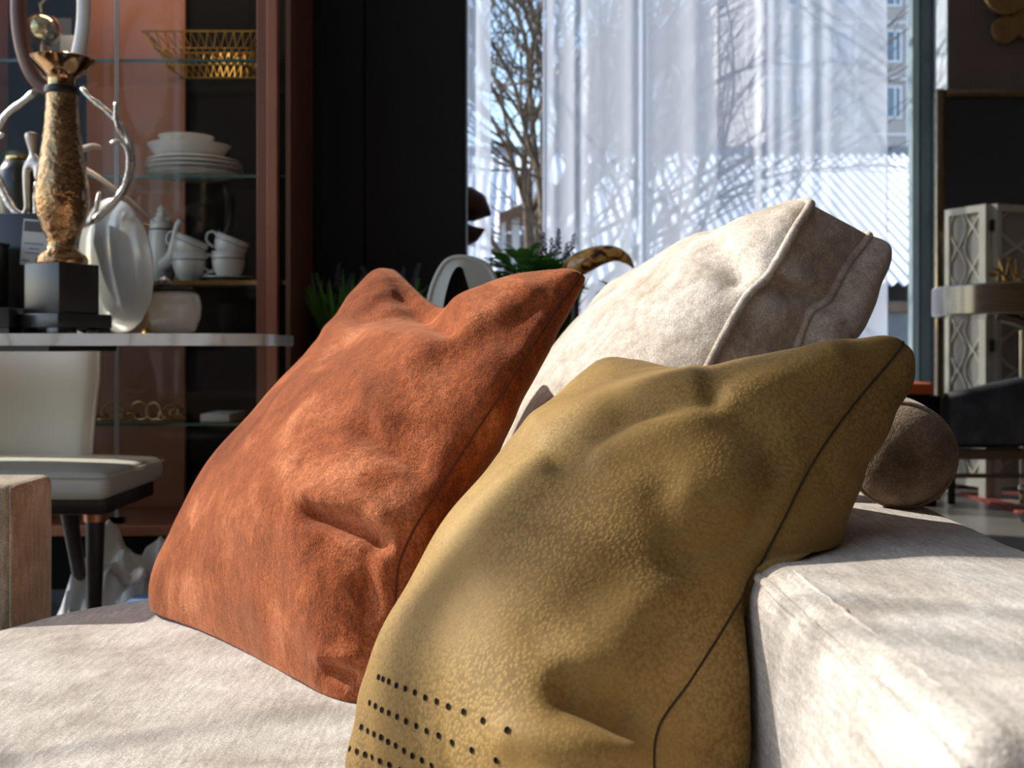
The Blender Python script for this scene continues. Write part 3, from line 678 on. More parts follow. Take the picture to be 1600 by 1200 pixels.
part(vz, 'collar_ring', lathe(vp([(22, 149), (26, 147), (27.5, 142), (26, 137), (22, 135)]), (cxv, 2.42, zt), 32), MAT['blackmetal'])
part(vz, 'dish', lathe(vp([(22, 136), (21, 126), (23, 120), (30, 114), (40, 104), (47, 97), (49.5, 93), (47, 91.5), (40, 96), (24, 108), (0.1, 112)]), (cxv, 2.42, zt), 40), MAT['bronze_s'])

# silver sculpture: seated figure inside a ring of branches, on a black block
D5 = 2.56
sc_ = thing('sculpture', 'silver figurine seated in a ring of bare branches on a black block', 'sculpture', (PX(60, D5), D5, TZ))
part(sc_, 'block', box(PX(5, D5), PX(98, D5), D5 - 0.05, D5 + 0.06, TZ, PZ(337, D5), 0.003), MAT['satinblack'])
def Q(lst, D=D5): return [P(x, y, D + dz) for x, y, dz in lst]
def branch(pts, r0, r1, n=26): 
    c = crv(pts, n); r = np.linspace(r0, r1, n) * (1 + 0.12 * np.sin(np.arange(n) * 1.9)); part(sc_, 'branch', tube(c, r, 9), MAT['silver'], sharp=180)
branch(Q([(57, 142, 0), (35, 160, 0), (8, 182, 0), (-8, 220, 0), (-8, 265, 0), (8, 305, 0), (28, 335, 0), (45, 338, 0)]), 0.008, 0.010)
branch(Q([(6, 208, -0.01), (-6, 220, -0.01), (-14, 250, 0)]), 0.005, 0.008, 10)
branch(Q([(128, 137, 0), (140, 152, 0), (158, 166, 0), (178, 184, 0), (196, 208, 0), (206, 240, 0), (203, 272, 0), (188, 305, 0), (165, 330, 0), (138, 348, 0), (110, 352, 0), (85, 340, 0)]), 0.006, 0.010, 40)
branch(Q([(181, 160, -0.012), (181, 185, -0.012), (186, 203, -0.008), (199, 222, 0.006), (204, 250, 0.01)]), 0.004, 0.008, 18)
branch(Q([(173, 224, -0.012), (186, 221, -0.012), (198, 232, -0.012), (201, 262, -0.012), (192, 296, -0.012), (170, 322, -0.012), (145, 345, -0.012)]), 0.005, 0.008, 24)
branch(Q([(156, 302, 0.0), (153, 312, -0.01), (150, 330, -0.01), (140, 345, 0)]), 0.005, 0.006, 12)
branch(Q([(58, 285, 0.02), (56, 310, 0.02), (57, 338, 0.02)]), 0.006, 0.007, 10)
# the figurine: one continuous skin
fig_pts = [((76, 318), 0.020), ((73, 290), 0.024), ((70, 268), 0.026), ((54, 252), 0.013), ((51, 238), 0.008), ((49, 219), 0.015), ((49, 205), 0.021),
           ((41, 260), 0.010), ((41, 292), 0.0085), ((42, 325), 0.0065), ((36, 337), 0.006), ((92, 250), 0.011), ((120, 236), 0.009), ((145, 228), 0.0085), ((160, 232), 0.006),
           ((105, 310), 0.020), ((140, 280), 0.017), ((118, 262), 0.013)]
fig_edges = [(0, 1), (1, 2), (2, 3), (3, 4), (4, 5), (5, 6), (3, 7), (7, 8), (8, 9), (9, 10), (2, 11), (11, 12), (12, 13), (13, 14), (0, 15)]
fo = [P(p[0], p[1], D5 - 0.02) - ORG[sc_] for p, r in fig_pts[:16]]
fm = bpy.data.meshes.new('figure'); fm.from_pydata([tuple(v) for v in fo], fig_edges, []); fm.materials.append(MAT['silver_s'])
fob = bpy.data.objects.new('figure', fm); COL.objects.link(fob); fob.parent = sc_
sk = fob.modifiers.new('skin', 'SKIN'); sk.use_smooth_shade = True
for i, (p, r) in enumerate(fig_pts[:16]): fm.skin_vertices[0].data[i].radius = (r, r * 0.9)
fm.skin_vertices[0].data[0].use_root = True
fob.modifiers.new('subsurf', 'SUBSURF').levels = 2; fob.modifiers['subsurf'].render_levels = 2
# long tapering sash that runs down to the right
A = crv(Q([(122, 258, 0.03), (160, 282, 0.03), (195, 308, 0.03), (225, 332, 0.03), (242, 346, 0.03)]), 20)
part(sc_, 'sash', tube(A, np.interp(np.linspace(0, 1, 20), [0, 0.2, 0.75, 1], [0.011, 0.0135, 0.0105, 0.0015]), 10, squash=0.55), MAT['silver_s'], sharp=180)

# price tag (its code square is left out), leaning on the black block
def card(px0, py0, px1, py1, D, th=0.0012, tilt=0.0): return box(PX(px0, D), PX(px1, D), D - th, D, PZ(py1, D), PZ(py0, D))
tg = thing('price_tag', 'white price tag with grey header leaning on the black sculpture block', 'tag', (PX(55, 2.49), 2.49, TZ))
cc = P(52, 380, 2.49)
part(tg, 'card', rot(card(34, 343, 76, 415, 2.49), (0, 1, 0), math.radians(5), cc), MAT['paper'])
part(tg, 'header', rot(card(36, 346, 74, 362, 2.4885), (0, 1, 0), math.radians(5), cc), MAT['ink'])
for y_, a_, b_ in ((380, 38, 68), (388, 46, 62), (395, 40, 66), (407, 36, 48)):
    part(tg, 'text_line', rot(card(a_, y_, b_, y_ + 1.4, 2.4885), (0, 1, 0), math.radians(5), cc), MAT['ink'])
part(tg, 'stem', box(PX(50, 2.492), PX(54, 2.492), 2.490, 2.493, TZ, PZ(400, 2.492)), MAT['paper'])
bx = thing('display_stand', 'small low black box at the left end of the marble table', 'stand', (PX(0, 2.37), 2.37, TZ))
part(bx, 'block', box(PX(-60, 2.4), PX(34, 2.4), 2.34, 2.42, TZ + 0.012, PZ(482, 2.4), 0.003), MAT['satinblack'])
part(bx, 'pad', box(PX(-50, 2.4), PX(-20, 2.4), 2.35, 2.41, TZ, TZ + 0.013), MAT['satinblack'])
part(bx, 'pad', box(PX(14, 2.4), PX(30, 2.4), 2.35, 2.41, TZ, TZ + 0.013), MAT['satinblack'])
tb_ = thing('display_stand', 'upright black block behind the low black box', 'stand', (PX(-20, 2.45), 2.45, TZ))
part(tb_, 'block', box(PX(-60, 2.47), PX(8, 2.47), 2.44, 2.49, TZ, PZ(382, 2.47), 0.003), MAT['satinblack'])
part(tb_, 'top_plate', box(PX(-62, 2.47), PX(9, 2.47), 2.438, 2.492, PZ(384, 2.47), PZ(380, 2.47), 0.001), MAT['satinblack'])

# leaning cream plate with its brass stand
Dp = 2.64; rp = 0.158; pc = np.array([PX(160, Dp), Dp, TZ + rp * 0.985 + 0.004])
pl = thing('serving_plate', 'large glossy cream ceramic plate standing upright behind the candlestick', 'plate', (pc[0], Dp, TZ))
pv = lathe([(0.0005, 0.0), (0.05, 0.001), (0.10, 0.006), (0.135, 0.016), (rp - 0.002, 0.030), (rp, 0.032), (rp - 0.002, 0.035), (0.13, 0.024), (0.09, 0.013), (0.0005, 0.006)], (0, 0, 0), 64)
pv = rot(pv, (1, 0, 0), math.radians(-84)); pv = rot(pv, (0, 0, 1), math.radians(-40))
pv = (pv[0] * np.array([1, 1, 1]) + pc, pv[1])
part(pl, 'dish', pv, MAT['plate_white'], sharp=180)
Ds = 2.665
ps = thing('plate_stand', 'thin brass plate stand right of the cream plate', 'stand', (PX(227, Ds), Ds, TZ))
part(ps, 'rod', tube([P(229, 452, Ds), P(229, 518, Ds)], 0.0035, 10), MAT['gold'])
part(ps, 'base', lathe([(0.019, 0), (0.019, 0.006), (0.010, 0.012), (0.006, 0.02)], (PX(227, Ds), Ds, TZ), 24), MAT['gold'])
part(ps, 'knob', lathe([(0.0005, -0.004), (0.007, 0), (0.0005, 0.008)], tuple(P(229, 452, Ds)), 14), MAT['gold'])
# white pot under a black tray with crystals
Dw = 2.70
wp = thing('ceramic_pot', 'squat white ceramic pot with black tray lid right of the plate', 'pot', (PX(272, Dw), Dw, TZ))
mw = Dw / FPX; cxw = PX(272, Dw)
hp = PZ(456, Dw) - TZ
part(wp, 'body', lathe([(22 * mw, 0), (32 * mw, hp * 0.1), (40 * mw, hp * 0.4), (42 * mw, hp * 0.68), (39 * mw, hp * 0.9), (33 * mw, hp)], (cxw, Dw, TZ), 40), MAT['plate_white'], sharp=180)
part(wp, 'tray_lid', lathe([(33 * mw, hp), (37 * mw, hp + 0.004), (39 * mw, hp + 0.012), (37 * mw, hp + 0.012), (0.0005, hp + 0.010)], (cxw, Dw, TZ), 40), MAT['black_shelf'])
for k, (px, py, s_) in enumerate(((246, 437, 0.012), (257, 432, 0.014), (262, 440, 0.009), (240, 441, 0.008))):
    bm = bmesh.new(); bmesh.ops.create_icosphere(bm, subdivisions=1, radius=s_)
    for v in bm.verts: v.co = Vector((v.co.x * (1 + 0.5 * random.random()), v.co.y, v.co.z * (0.6 + 0.5 * random.random())))
    cv = from_bm(bm); c0 = P(px, py, Dw - 0.01); c0[2] = TZ + hp + 0.012 + s_ * 0.75
    solo('crystal', ['clear crystal chunk at the left of the black tray lid', 'tallest clear crystal chunk on the black tray lid', 'small clear crystal at the right of the black tray lid', 'tiniest clear crystal at the edge of the black tray lid'][k], 'crystal', (cv[0] + c0, cv[1]), MAT['crystal'], 'crystals on the tray lid', smooth=False)
# oval ring behind the candlestick
Dr = 2.69
og = thing('ring_sculpture', 'tall oval ring half brown half white behind the candlestick', 'sculpture', (PX(84, Dr), Dr, TZ))
th = np.linspace(0, 2 * math.pi, 81)
ov = np.array([P(80 + 51 * math.cos(a), 10 - 128 * math.sin(a), Dr) for a in th])
part(og, 'brown_side', tube(ov[20:62], 0.013, 10, squash=1.5), MAT['brownring'], sharp=180)
part(og, 'white_side', tube(np.concatenate([ov[61:80], ov[:21]]), 0.011, 10, squash=1.5), MAT['porcelain'], sharp=180)
part(og, 'stem', tube([P(84, 138, Dr), P(84, 519, Dr)], 0.012, 10), MAT['satinblack'])
part(og, 'base', lathe([(0.05, 0), (0.05, 0.012), (0.015, 0.02)], (PX(84, Dr), Dr, TZ), 28), MAT['satinblack'])
# dark bowl with a gilt rim
Dg = 2.68
gb = thing('black_pot', 'round black pot with gilt shoulder behind the silver figurine', 'pot', (PX(32, Dg), Dg, TZ))
mg = Dg / FPX
part(gb, 'body', lathe([(20 * mg, 0), (30 * mg, 0.02), (26 * mg, 0.15), (30 * mg, PZ(330, Dg) - TZ), (36 * mg, PZ(300, Dg) - TZ), (33 * mg, PZ(270, Dg) - TZ), (22 * mg, PZ(250, Dg) - TZ)], (PX(32, Dg), Dg, TZ), 32), MAT['satinblack'], sharp=180)
part(gb, 'rim', lathe([(22 * mg, PZ(251, Dg) - TZ), (22 * mg, PZ(246, Dg) - TZ), (15 * mg, PZ(243, Dg) - TZ), (14 * mg, PZ(247, Dg) - TZ)], (PX(32, Dg), Dg, TZ), 32), MAT['gold'])
# ------------------------------------------------------------------ display cabinet
CY0, CY1 = 3.0, 3.40
cab = thing('display_cabinet', 'copper brown glazed display cabinet with glass shelves against the black wall', 'cabinet', (-1.05, 3.2, 0))
CXR = PX(450, 3.0); CXM = PX(178, 3.0); CXL = 2 * CXM - CXR
CT = 2.25; cb0, cb1 = PZ(838, 3.0), PZ(822, 3.0)
part(cab, 'back', box(CXL, CXR, CY1 - 0.02, CY1, cb0, CT), MAT['blackbox'])
part(cab, 'back_panel', box(PX(135, 3.36), PX(289, 3.36), 3.36, CY1 - 0.021, cb1, CT - 0.03, 0.002, 1), MAT['brown'])
for s in (0, 1):
    a = CXR if s else CXL; d = -1 if s else 1
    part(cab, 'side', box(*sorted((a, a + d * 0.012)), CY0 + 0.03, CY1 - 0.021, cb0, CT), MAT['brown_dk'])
    st1 = sorted((a + d * 0.029, a + d * 0.057)); st2 = sorted((a + d * 0.057, a + d * 0.085))
    part(cab, 'stile', box(*st1, CY0, CY0 + 0.03, cb0, CT, 0.002, 1), MAT['brown'])
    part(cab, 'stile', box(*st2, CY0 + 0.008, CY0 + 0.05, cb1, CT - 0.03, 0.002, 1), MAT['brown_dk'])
part(cab, 'bottom_rail', box(CXL + 0.03, CXR - 0.03, CY0, CY1 - 0.021, cb0, cb1, 0.002, 1), MAT['brown'])
part(cab, 'top_rail', box(CXL + 0.03, CXR - 0.03, CY0, CY1 - 0.021, CT - 0.03, CT, 0.002, 1), MAT['brown'])
for x in (CXL + 0.08, CXR - 0.08):
    for y in (3.06, 3.34): part(cab, 'leg', box(x - 0.02, x + 0.02, y - 0.02, y + 0.02, 0, cb0), MAT['blackbox'])
part(cab, 'plinth', box(CXL + 0.06, CXR - 0.06, 3.12, 3.34, 0.10, cb0), MAT['blackbox'])
ix0, ix1 = CXL + 0.014, CXR - 0.014
for nm, py in (('shelf', 92), ('shelf', 273), ('shelf', 661)):
    z = PZ(py, 3.06); s_ = part(cab, nm, box(ix0, ix1, 3.065, 3.355, z - 0.008, z), MAT['shelf_glass'])
    part(s_, 'edge', box(ix0, ix1, 3.060, 3.0645, z - 0.008, z), MAT['shelf_edge'])
zsh = PZ(438, 3.06)
s_ = part(cab, 'shelf', box(ix0, ix1, 3.065, 3.355, zsh - 0.018, zsh), MAT['black_shelf'])
part(s_, 'edge', box(ix0, ix1, 3.058, 3.0645, zsh - 0.012, zsh), MAT['gold'])
for a, b_ in ((CXL + 0.088, CXM - 0.003), (CXM + 0.003, CXR - 0.088)):
    d_ = part(cab, 'door', box(a, b_, 3.020, 3.026, cb1 + 0.004, CT - 0.034), MAT['door_glass'])
    e = b_ if abs(b_ - CXM) < 0.01 else a
    part(d_, 'edge', box(e - 0.0016, e + 0.0016, 3.0195, 3.0265, cb1 + 0.004, CT - 0.034), MAT['door_edge'])
    part(d_, 'hinge', box(e - 0.02, e + 0.02, 3.019, 3.028, cb1 + 0.004, cb1 + 0.02), MAT['blackmetal'])
Z1, Z2, Z3, Z4 = PZ(92, 3.06), PZ(273, 3.06), zsh, PZ(661, 3.06)
# wire basket
wbk = thing('wire_basket', 'gold wire basket with triangular lattice on the top glass shelf', 'basket', (PX(325, 3.2), 3.2, Z1))
xa, xb, xc, xd = PX(240, 3.2), PX(412, 3.2), PX(270, 3.2), PX(392, 3.2); zr = PZ(58, 3.16)
rim = [np.array(p) for p in ((xa, 3.10, zr), (xb, 3.10, zr), (xb, 3.33, zr), (xa, 3.33, zr))]
bas = [np.array(p) for p in ((xc, 3.14, Z1 + 0.004), (xd, 3.14, Z1 + 0.004), (xd, 3.29, Z1 + 0.004), (xc, 3.29, Z1 + 0.004))]
part(wbk, 'rim', tube(rim, 0.003, 8, closed=True), MAT['gold_wire']); part(wbk, 'base', tube(bas, 0.003, 8, closed=True), MAT['gold_wire'])
lat = []; mids = [(r * 0.5 + b * 0.5) for r, b in zip(rim, bas)]; lat.append(tube(mids, 0.0018, 6, closed=True))
for i in range(4):
    n = 13 if i % 2 == 0 else 7
    r0, r1, m0, m1, b0, b1 = rim[i], rim[(i + 1) % 4], mids[i], mids[(i + 1) % 4], bas[i], bas[(i + 1) % 4]
    for k in range(n):
        t0, t1 = k / n, (k + 1) / n; tm = (t0 + t1) / 2
        up = r0 + (r1 - r0) * tm
        for (p0, p1), (q0, q1) in (((r0, r1), (m0, m1)), ((m0, m1), (b0, b1))):
            top_ = p0 + (p1 - p0) * tm
            lat.append(tube([q0 + (q1 - q0) * t0, top_], 0.0016, 5)); lat.append(tube([top_, q0 + (q1 - q0) * t1], 0.0016, 5))
part(wbk, 'lattice', join(*lat), MAT['gold_wire'])
# plates and bowls
Dq = 3.15; mq = Dq / FPX; cxq = PX(303, Dq); zt_ = Z2
for k in range(4):
    r = (73, 75, 74, 71)[k] * mq
    solo('dinner_plate', ('bottom', 'second', 'third', 'top')[k] + ' white plate of the stack under the bowls', 'plate',
         lathe([(0.0005, 0.002), (0.075, 0.0), (0.085, 0.004), (r - 0.004, 0.012), (r, 0.0135), (r - 0.003, 0.0155), (0.086, 0.008), (0.0005, 0.006)], (cxq, Dq, zt_ + 0.0005 + k * 0.0118), 48), MAT['porcelain'], 'plates on the glass shelf')
zb_ = zt_ + 3 * 0.0118 + 0.0075
cxb = PX(296, Dq)
def bowl(c, rb, rt, h): return lathe([(0.0005, 0.002), (rb, 0.0), (rb * 1.05, 0.004), (rb * 1.05 + (rt - rb) * 0.5, h * 0.5), (rt * 0.97, h * 0.95), (rt, h), (rt * 0.97, h * 0.99), (rb * 1.02 + (rt - rb) * 0.45, h * 0.52), (rb, 0.010), (0.0005, 0.009)], c, 44)
solo('bowl', 'large white bowl standing on the plate stack', 'bowl', bowl((cxb, Dq, zb_), 0.068, 64 * mq, 0.050), MAT['porcelain'], 'bowls on the glass shelf')
solo('bowl', 'smaller white bowl nested in the large white bowl', 'bowl', bowl((PX(291, Dq), Dq, zb_ + 0.033), 0.05, 43 * mq, 0.042), MAT['porcelain'], 'bowls on the glass shelf')
# cups, saucer, teapot on the dark shelf
def cup(name, label, c, rr, h, handle_side, tilt=0.0, rotc=None, hb=0.0):
    t = thing(name, label, 'cup', c, 'white cups with gold lines')
    f = lambda m: (rot(m, (0, 1, 0), tilt, c))
    b_ = part(t, 'body', f(lathe([(0.0005, 0.002), (rr * 0.55, 0.0), (rr * 0.58, 0.006), (rr * 0.82, h * 0.25), (rr * 0.96, h * 0.55), (rr, h), (rr * 0.96, h), (rr * 0.91, h * 0.55), (rr * 0.5, 0.012), (0.0005, 0.010)], c, 36)), MAT['porcelain'], sharp=180)
    part(b_, 'gold_band', f(lathe([(rr * 0.975, h * 0.72), (rr * 0.992, h * 0.725), (rr * 0.995, h * 0.755), (rr * 0.975, h * 0.76)], c, 36)), MAT['gold_line'])
    hp_ = [np.array(c) + np.array([handle_side * x * rr, 0, z * h]) for x, z in ((0.93, 0.80), (1.25, 0.92), (1.52, 0.75), (1.42, 0.42), (0.90, 0.25))]
    part(t, 'handle', f(tube(crv(hp_, 16), 0.0035, 8)), MAT['porcelain'], sharp=180); return t
Dc = 3.14; mc = Dc / FPX
cup('teacup', 'white teacup standing on the dark shelf beside the teapot', (PX(296, Dc), Dc, Z3), 26 * mc, 46 * mc, 1)
cup('teacup', 'white teacup tipped into the cup beside the teapot', (PX(288, Dc), Dc, Z3 + 35 * mc), 26 * mc, 36 * mc, -1, 0.42)
solo('saucer', 'white saucer under the cups beside the cabinet stile', 'saucer', lathe([(0.0005, 0.001), (0.03, 0.0), (0.035, 0.003), (40 * mc, 0.012), (40 * mc, 0.014), (0.035, 0.006), (0.0005, 0.005)], (PX(357, Dc), Dc, Z3), 44), MAT['porcelain'])
cup('teacup', 'white teacup standing on the saucer', (PX(357, Dc), Dc, Z3 + 0.006), 26 * mc, 44 * mc, -1)
cup('teacup', 'white teacup turned over and tilted on top of the saucer cup', (PX(353, Dc), Dc, Z3 + 0.006 + 34 * mc), 27 * mc, 34 * mc, -1, 0.38)
Dt = 3.20; mt = Dt / FPX; ct = (PX(252, Dt), Dt, Z3)
tp = thing('coffee_pot', 'tall white porcelain coffee pot with ornate lid and long spout', 'pot', ct)
H = PZ(346, Dt) - Z3
part(tp, 'body', lathe([(0.0005, 0), (15 * mt, 0), (19 * mt, H * 0.06), (23 * mt, H * 0.3), (21 * mt, H * 0.6), (17.5 * mt, H * 0.9), (17 * mt, H)], ct, 36), MAT['porcelain'], sharp=180)
part(tp, 'gold_band', lathe([(18.2 * mt, H * 0.85), (18.6 * mt, H * 0.855), (18.4 * mt, H * 0.87), (18 * mt, H * 0.875)], ct, 36), MAT['gold_line'])
lid = part(tp, 'lid', lathe([(17.2 * mt, H), (17.2 * mt, H + 2 * mt), (12 * mt, H + 6 * mt), (8 * mt, H + 8 * mt), (9 * mt, H + 12 * mt), (5 * mt, H + 15 * mt), (7 * mt, H + 19 * mt), (3 * mt, H + 23 * mt), (0.0005, H + 26 * mt)], ct, 30), MAT['porcelain'])
part(tp, 'spout', tube(crv([P(258, 415, Dt - 0.03), P(268, 400, Dt - 0.06), P(272, 378, Dt - 0.07), P(277, 352, Dt - 0.075), P(283, 344, Dt - 0.078)], 20), np.interp(np.linspace(0, 1, 20), [0, 0.35, 0.8, 1], [0.022, 0.015, 0.008, 0.0085]), 12), MAT['porcelain'], sharp=180)
part(tp, 'handle', tube(crv([P(238, 352, Dt), P(226, 350, Dt), P(222, 368, Dt), P(226, 392, Dt), P(236, 398, Dt)], 18), 0.004, 8), MAT['gold'])
# gold chain links on the low shelf
Dl = 3.15; ml = Dl / FPX
ch = thing('chain_ornament', 'brass chain of round links lying on the low glass shelf', 'ornament', (PX(220, Dl), Dl, Z4))
lx = [(160, 8, 4), (174, 15, 13), (190, 9, 6), (205, 9, 5), (219, 15, 14), (238, 13, 13), (252, 9, 6), (264, 12, 11), (276, 9, 9), (284, 5, 4)]
for k, (px, rx, ry) in enumerate(lx):
    c0 = np.array([PX(px, Dl), Dl + 0.01 * (k % 2), Z4 + ry * ml + 0.004])
    pts = [c0 + np.array([rx * ml * math.cos(a), 0.010 * math.sin(a + k), ry * ml * math.sin(a)]) for a in np.linspace(0, 6.283, 28)[:-1]]
    part(ch, 'link', tube(pts, 0.0032, 8, closed=True), MAT['gold'], sharp=180)
# left compartment
solo('vase', 'round teal glazed vase in the left of the cabinet', 'vase', lathe([(0.016, 0), (0.018, 0.004), (0.014, 0.010), (0.022, 0.016)] + [(0.041 * math.sin(a), 0.053 - 0.041 * math.cos(a)) for a in np.linspace(0.6, 2.9, 14)], (PX(19, 3.2), 3.2, Z2), 32), MAT['teal'], sharp=180)
ga = thing('gold_apple', 'mirrored gold glass apple with twig stem on the top shelf', 'ornament', (PX(68, 3.12), 3.12, Z1))
rga = 28 * 3.12 / FPX
zc = PZ(45, 3.12)
part(ga, 'fruit', lathe([(rga * math.sin(a) * (1 + 0.03 * math.cos(2 * a)), -rga * math.cos(a) * (0.96 if a < 1.57 else 0.86)) for a in np.linspace(0.02, 3.1, 22)], (PX(68, 3.12), 3.12, zc), 36), MAT['glassball'], sharp=180)
part(ga, 'foot', lathe([(0.02, 0), (0.02, 0.006), (0.012, 0.012), (0.012, zc - Z1 - rga * 0.85)], (PX(68, 3.12), 3.12, Z1), 24), MAT['gold'])
part(ga, 'stem', tube(crv([P(65, 24, 3.12), P(64, 8, 3.12), P(72, -2, 3.12), P(80, -12, 3.12)], 12), 0.0035, 7), MAT['gold']); part(ga, 'twig', tube([P(64, 18, 3.12), P(60, 4, 3.12)], 0.0025, 6), MAT['gold'])
solo('card_box', 'small white card box right of the gold apple', 'box', box(PX(98, 3.2), PX(126, 3.2), 3.18, 3.24, Z1, PZ(58, 3.2), 0.002), MAT['paper'])
solo('note_card', 'grey card standing behind the gold apple', 'card', box(PX(70, 3.3), PX(113, 3.3), 3.29, 3.294, Z1, PZ(30, 3.3)), MAT['ink'])
solo('porcelain_bottle', 'small white porcelain bottle behind the silver figurine head', 'bottle', lathe([(0.012, 0), (0.016, 0.01), (0.016, 0.05), (0.008, 0.06), (0.009, 0.07), (0.0005, 0.075)], (PX(66, 3.18), 3.18, Z2), 20), MAT['porcelain'])
# low shelf, right: a glass on a dark tray
solo('book', 'white book lying on the cabinet floor', 'book', box(PX(328, 3.2), PX(372, 3.2), 3.10, 3.28, Z4, Z4 + 0.022, 0.002), MAT['paper'])

# ------------------------------------------------------------------ on the floor behind the sofa
r = np.random.default_rng(12); nx, ny = 70, 40
X, Y = np.meshgrid(np.linspace(PX(70, 2.8), PX(300, 2.8), nx), np.linspace(2.52, 3.08, ny), indexing='ij')
Z = np.zeros_like(X)
for k in range(40):
    d = r.normal(size=2); d /= np.linalg.norm(d); f = r.uniform(12, 55); ph = r.uniform(0, 7); s = np.sin((X * d[0] + Y * d[1]) * f + ph + 1.5 * np.sin(X * 9 + k)); Z += (1 - np.abs(s)) * 0.9 / f
env = np.clip((X - X.min()) / 0.08, 0, 1) * np.clip((X.max() - X) / 0.1, 0, 1) * np.clip((Y - 2.52) / 0.12, 0, 1) * np.clip((3.08 - Y) / 0.12, 0, 1)
Z = 0.004 + env * (0.22 * np.exp(-((Y - 2.92) / 0.24) ** 2) + (Z - Z.mean()) * 0.5 + 0.02)
solo('plastic_sheet', 'crumpled white plastic sheet heaped on the floor below the cabinet', 'sheet', (np.stack([X, Y, np.maximum(Z, 0.003)], -1).reshape(-1, 3), gridF(nx, ny)), MAT['plastic'], sharp=25)
bb = thing('storage_box', 'blue cardboard box on the floor right behind the sofa seat', 'box', (PX(200, 1.9), 1.9, 0))
zbx = 0.316
part(bb, 'body', rotz(box(PX(170, 1.9), PX(330, 1.9), 1.80, 2.05, 0, zbx - 0.01, 0.002), 0.0), MAT['bluebox'])
part(bb, 'lid', rotz(box(PX(164, 1.9), PX(334, 1.9), 1.79, 2.06, zbx - 0.03, zbx, 0.003), 0.0), MAT['bluebox'])
# ------------------------------------------------------------------ middle: table behind the cushions, plants, chair, window side
MAT['leaf'] = simple('green_leaf', (0.10, 0.30, 0.035), 0.45, col2=(0.20, 0.44, 0.08), ns=9)
MAT['leaf_dk'] = simple('dark_leaf', (0.02, 0.06, 0.02), 0.5, col2=(0.04, 0.10, 0.03), ns=9)
MAT['lavender'] = simple('lavender_flower', (0.09, 0.07, 0.15), 0.7, col2=(0.16, 0.13, 0.22), ns=40)
MAT['potclay'] = simple('grey_planter', (0.12, 0.12, 0.12), 0.6)
MAT['greyleather'] = simple('pale_grey_leather', (0.50, 0.49, 0.44), 0.38, col2=(0.46, 0.45, 0.40), bs=0.05, bscale=300)
MAT['driftwood'] = wood('carved_brown_wood', (0.06, 0.022, 0.012), (0.15, 0.06, 0.03), 0.45, (14, 14, 14))
def tortoise(name):
    m, N, L, b = nt(name); v = coords(N, L)
    L.new(ramp(N, L, noise(N, L, v, 26, 3, 0.5, 1.2), [(0.38, (0.015, 0.008, 0.006)), (0.44, (0.28, 0.09, 0.012)), (0.53, (0.66, 0.29, 0.045)), (0.66, (0.80, 0.50, 0.17))]), b.inputs['Base Color'])
    b.inputs['Roughness'].default_value = 0.12; b.inputs['Coat Weight'].default_value = 0.8; return m
MAT['tortoise'] = tortoise('amber_mottled_ceramic')
dt = thing('dining_table', 'dark dining table hidden behind the cushions, carrying the plants', 'table', (0.0, 3.2, 0))
DTZ = 0.74
part(dt, 'top', box(-0.55, 0.62, 2.92, 3.52, DTZ - 0.03, DTZ, 0.004), MAT['darkwood'])
for x in (-0.48, 0.54):
    for y in (3.0, 3.44): part(dt, 'leg', box(x - 0.03, x + 0.03, y - 0.03, y + 0.03, 0, DTZ - 0.03), MAT['darkwood'])
def leaf_mesh(name, L_, W_, M, fold=0.25):
    n = 5; V = []; F = []
    for i in range(n + 1):
        t = i / n; w = W_ * math.sin(math.pi * min(1, t * 0.92 + 0.06)) ** 0.8 if i < n else 0.001; z = -0.25 * L_ * t * t
        V += [(-w, t * L_, z + fold * w), (0, t * L_, z), (w, t * L_, z + fold * w)]
    for i in range(n):
        for k in range(2): a = i * 3 + k; F.append((a, a + 1, a + 4, a + 3))
    return mesh_data(name, V, F, M, sharp=180)
def translucent_leaf(m, amt=0.45):
    N, L = m.node_tree.nodes, m.node_tree.links; b = N['Principled BSDF']; out = N['Material Output']; src = b.inputs['Base Color'].links[0].from_socket
    tl = N.new('ShaderNodeBsdfTranslucent'); L.new(src, tl.inputs['Color']); mx = N.new('ShaderNodeMixShader'); mx.inputs[0].default_value = amt
    L.new(b.outputs[0], mx.inputs[1]); L.new(tl.outputs[0], mx.inputs[2]); L.new(mx.outputs[0], out.inputs['Surface'])
translucent_leaf(MAT['leaf'])
leaf_big = leaf_mesh('leaf', 0.075, 0.022, MAT['leaf']); leaf_thin = leaf_mesh('leaf', 0.13, 0.007, MAT['leaf'], 0.5); leaf_dk = leaf_mesh('leaf', 0.05, 0.014, MAT['leaf_dk'])
def frame_at(loc, d, roll=0.0):
    m = Vector(d).to_track_quat('Y', 'Z').to_matrix().to_4x4() @ Matrix.Rotation(roll, 4, 'Y'); m.translation = Vector(loc); return m
def spike(n=22, L_=0.075, r=0.010):
    ms = []; rg = random.Random(5)
    for k in range(n):
        t = k / n; a = k * 2.4; rr = r * (1 - 0.6 * t) * (0.75 + 0.5 * rg.random()); c = np.array([rr * math.cos(a) * 0.8, t * L_, rr * math.sin(a) * 0.8])
        bm = bmesh.new(); bmesh.ops.create_icosphere(bm, subdivisions=1, radius=0.0048 * (1.1 - 0.4 * t)); v, f = from_bm(bm); ms.append((v + c, f))
    V, F = join(*ms); return mesh_data('flower_spike', V, F, MAT['lavender'])
spike_me = spike()
def pot(root, c, r, h): part(root, 'pot', lathe([(r * 0.75, 0), (r, h * 0.9), (r * 1.06, h), (r * 0.95, h), (0.0005, h * 0.92)], c, 28), MAT['potclay'])
rg = random.Random(3)
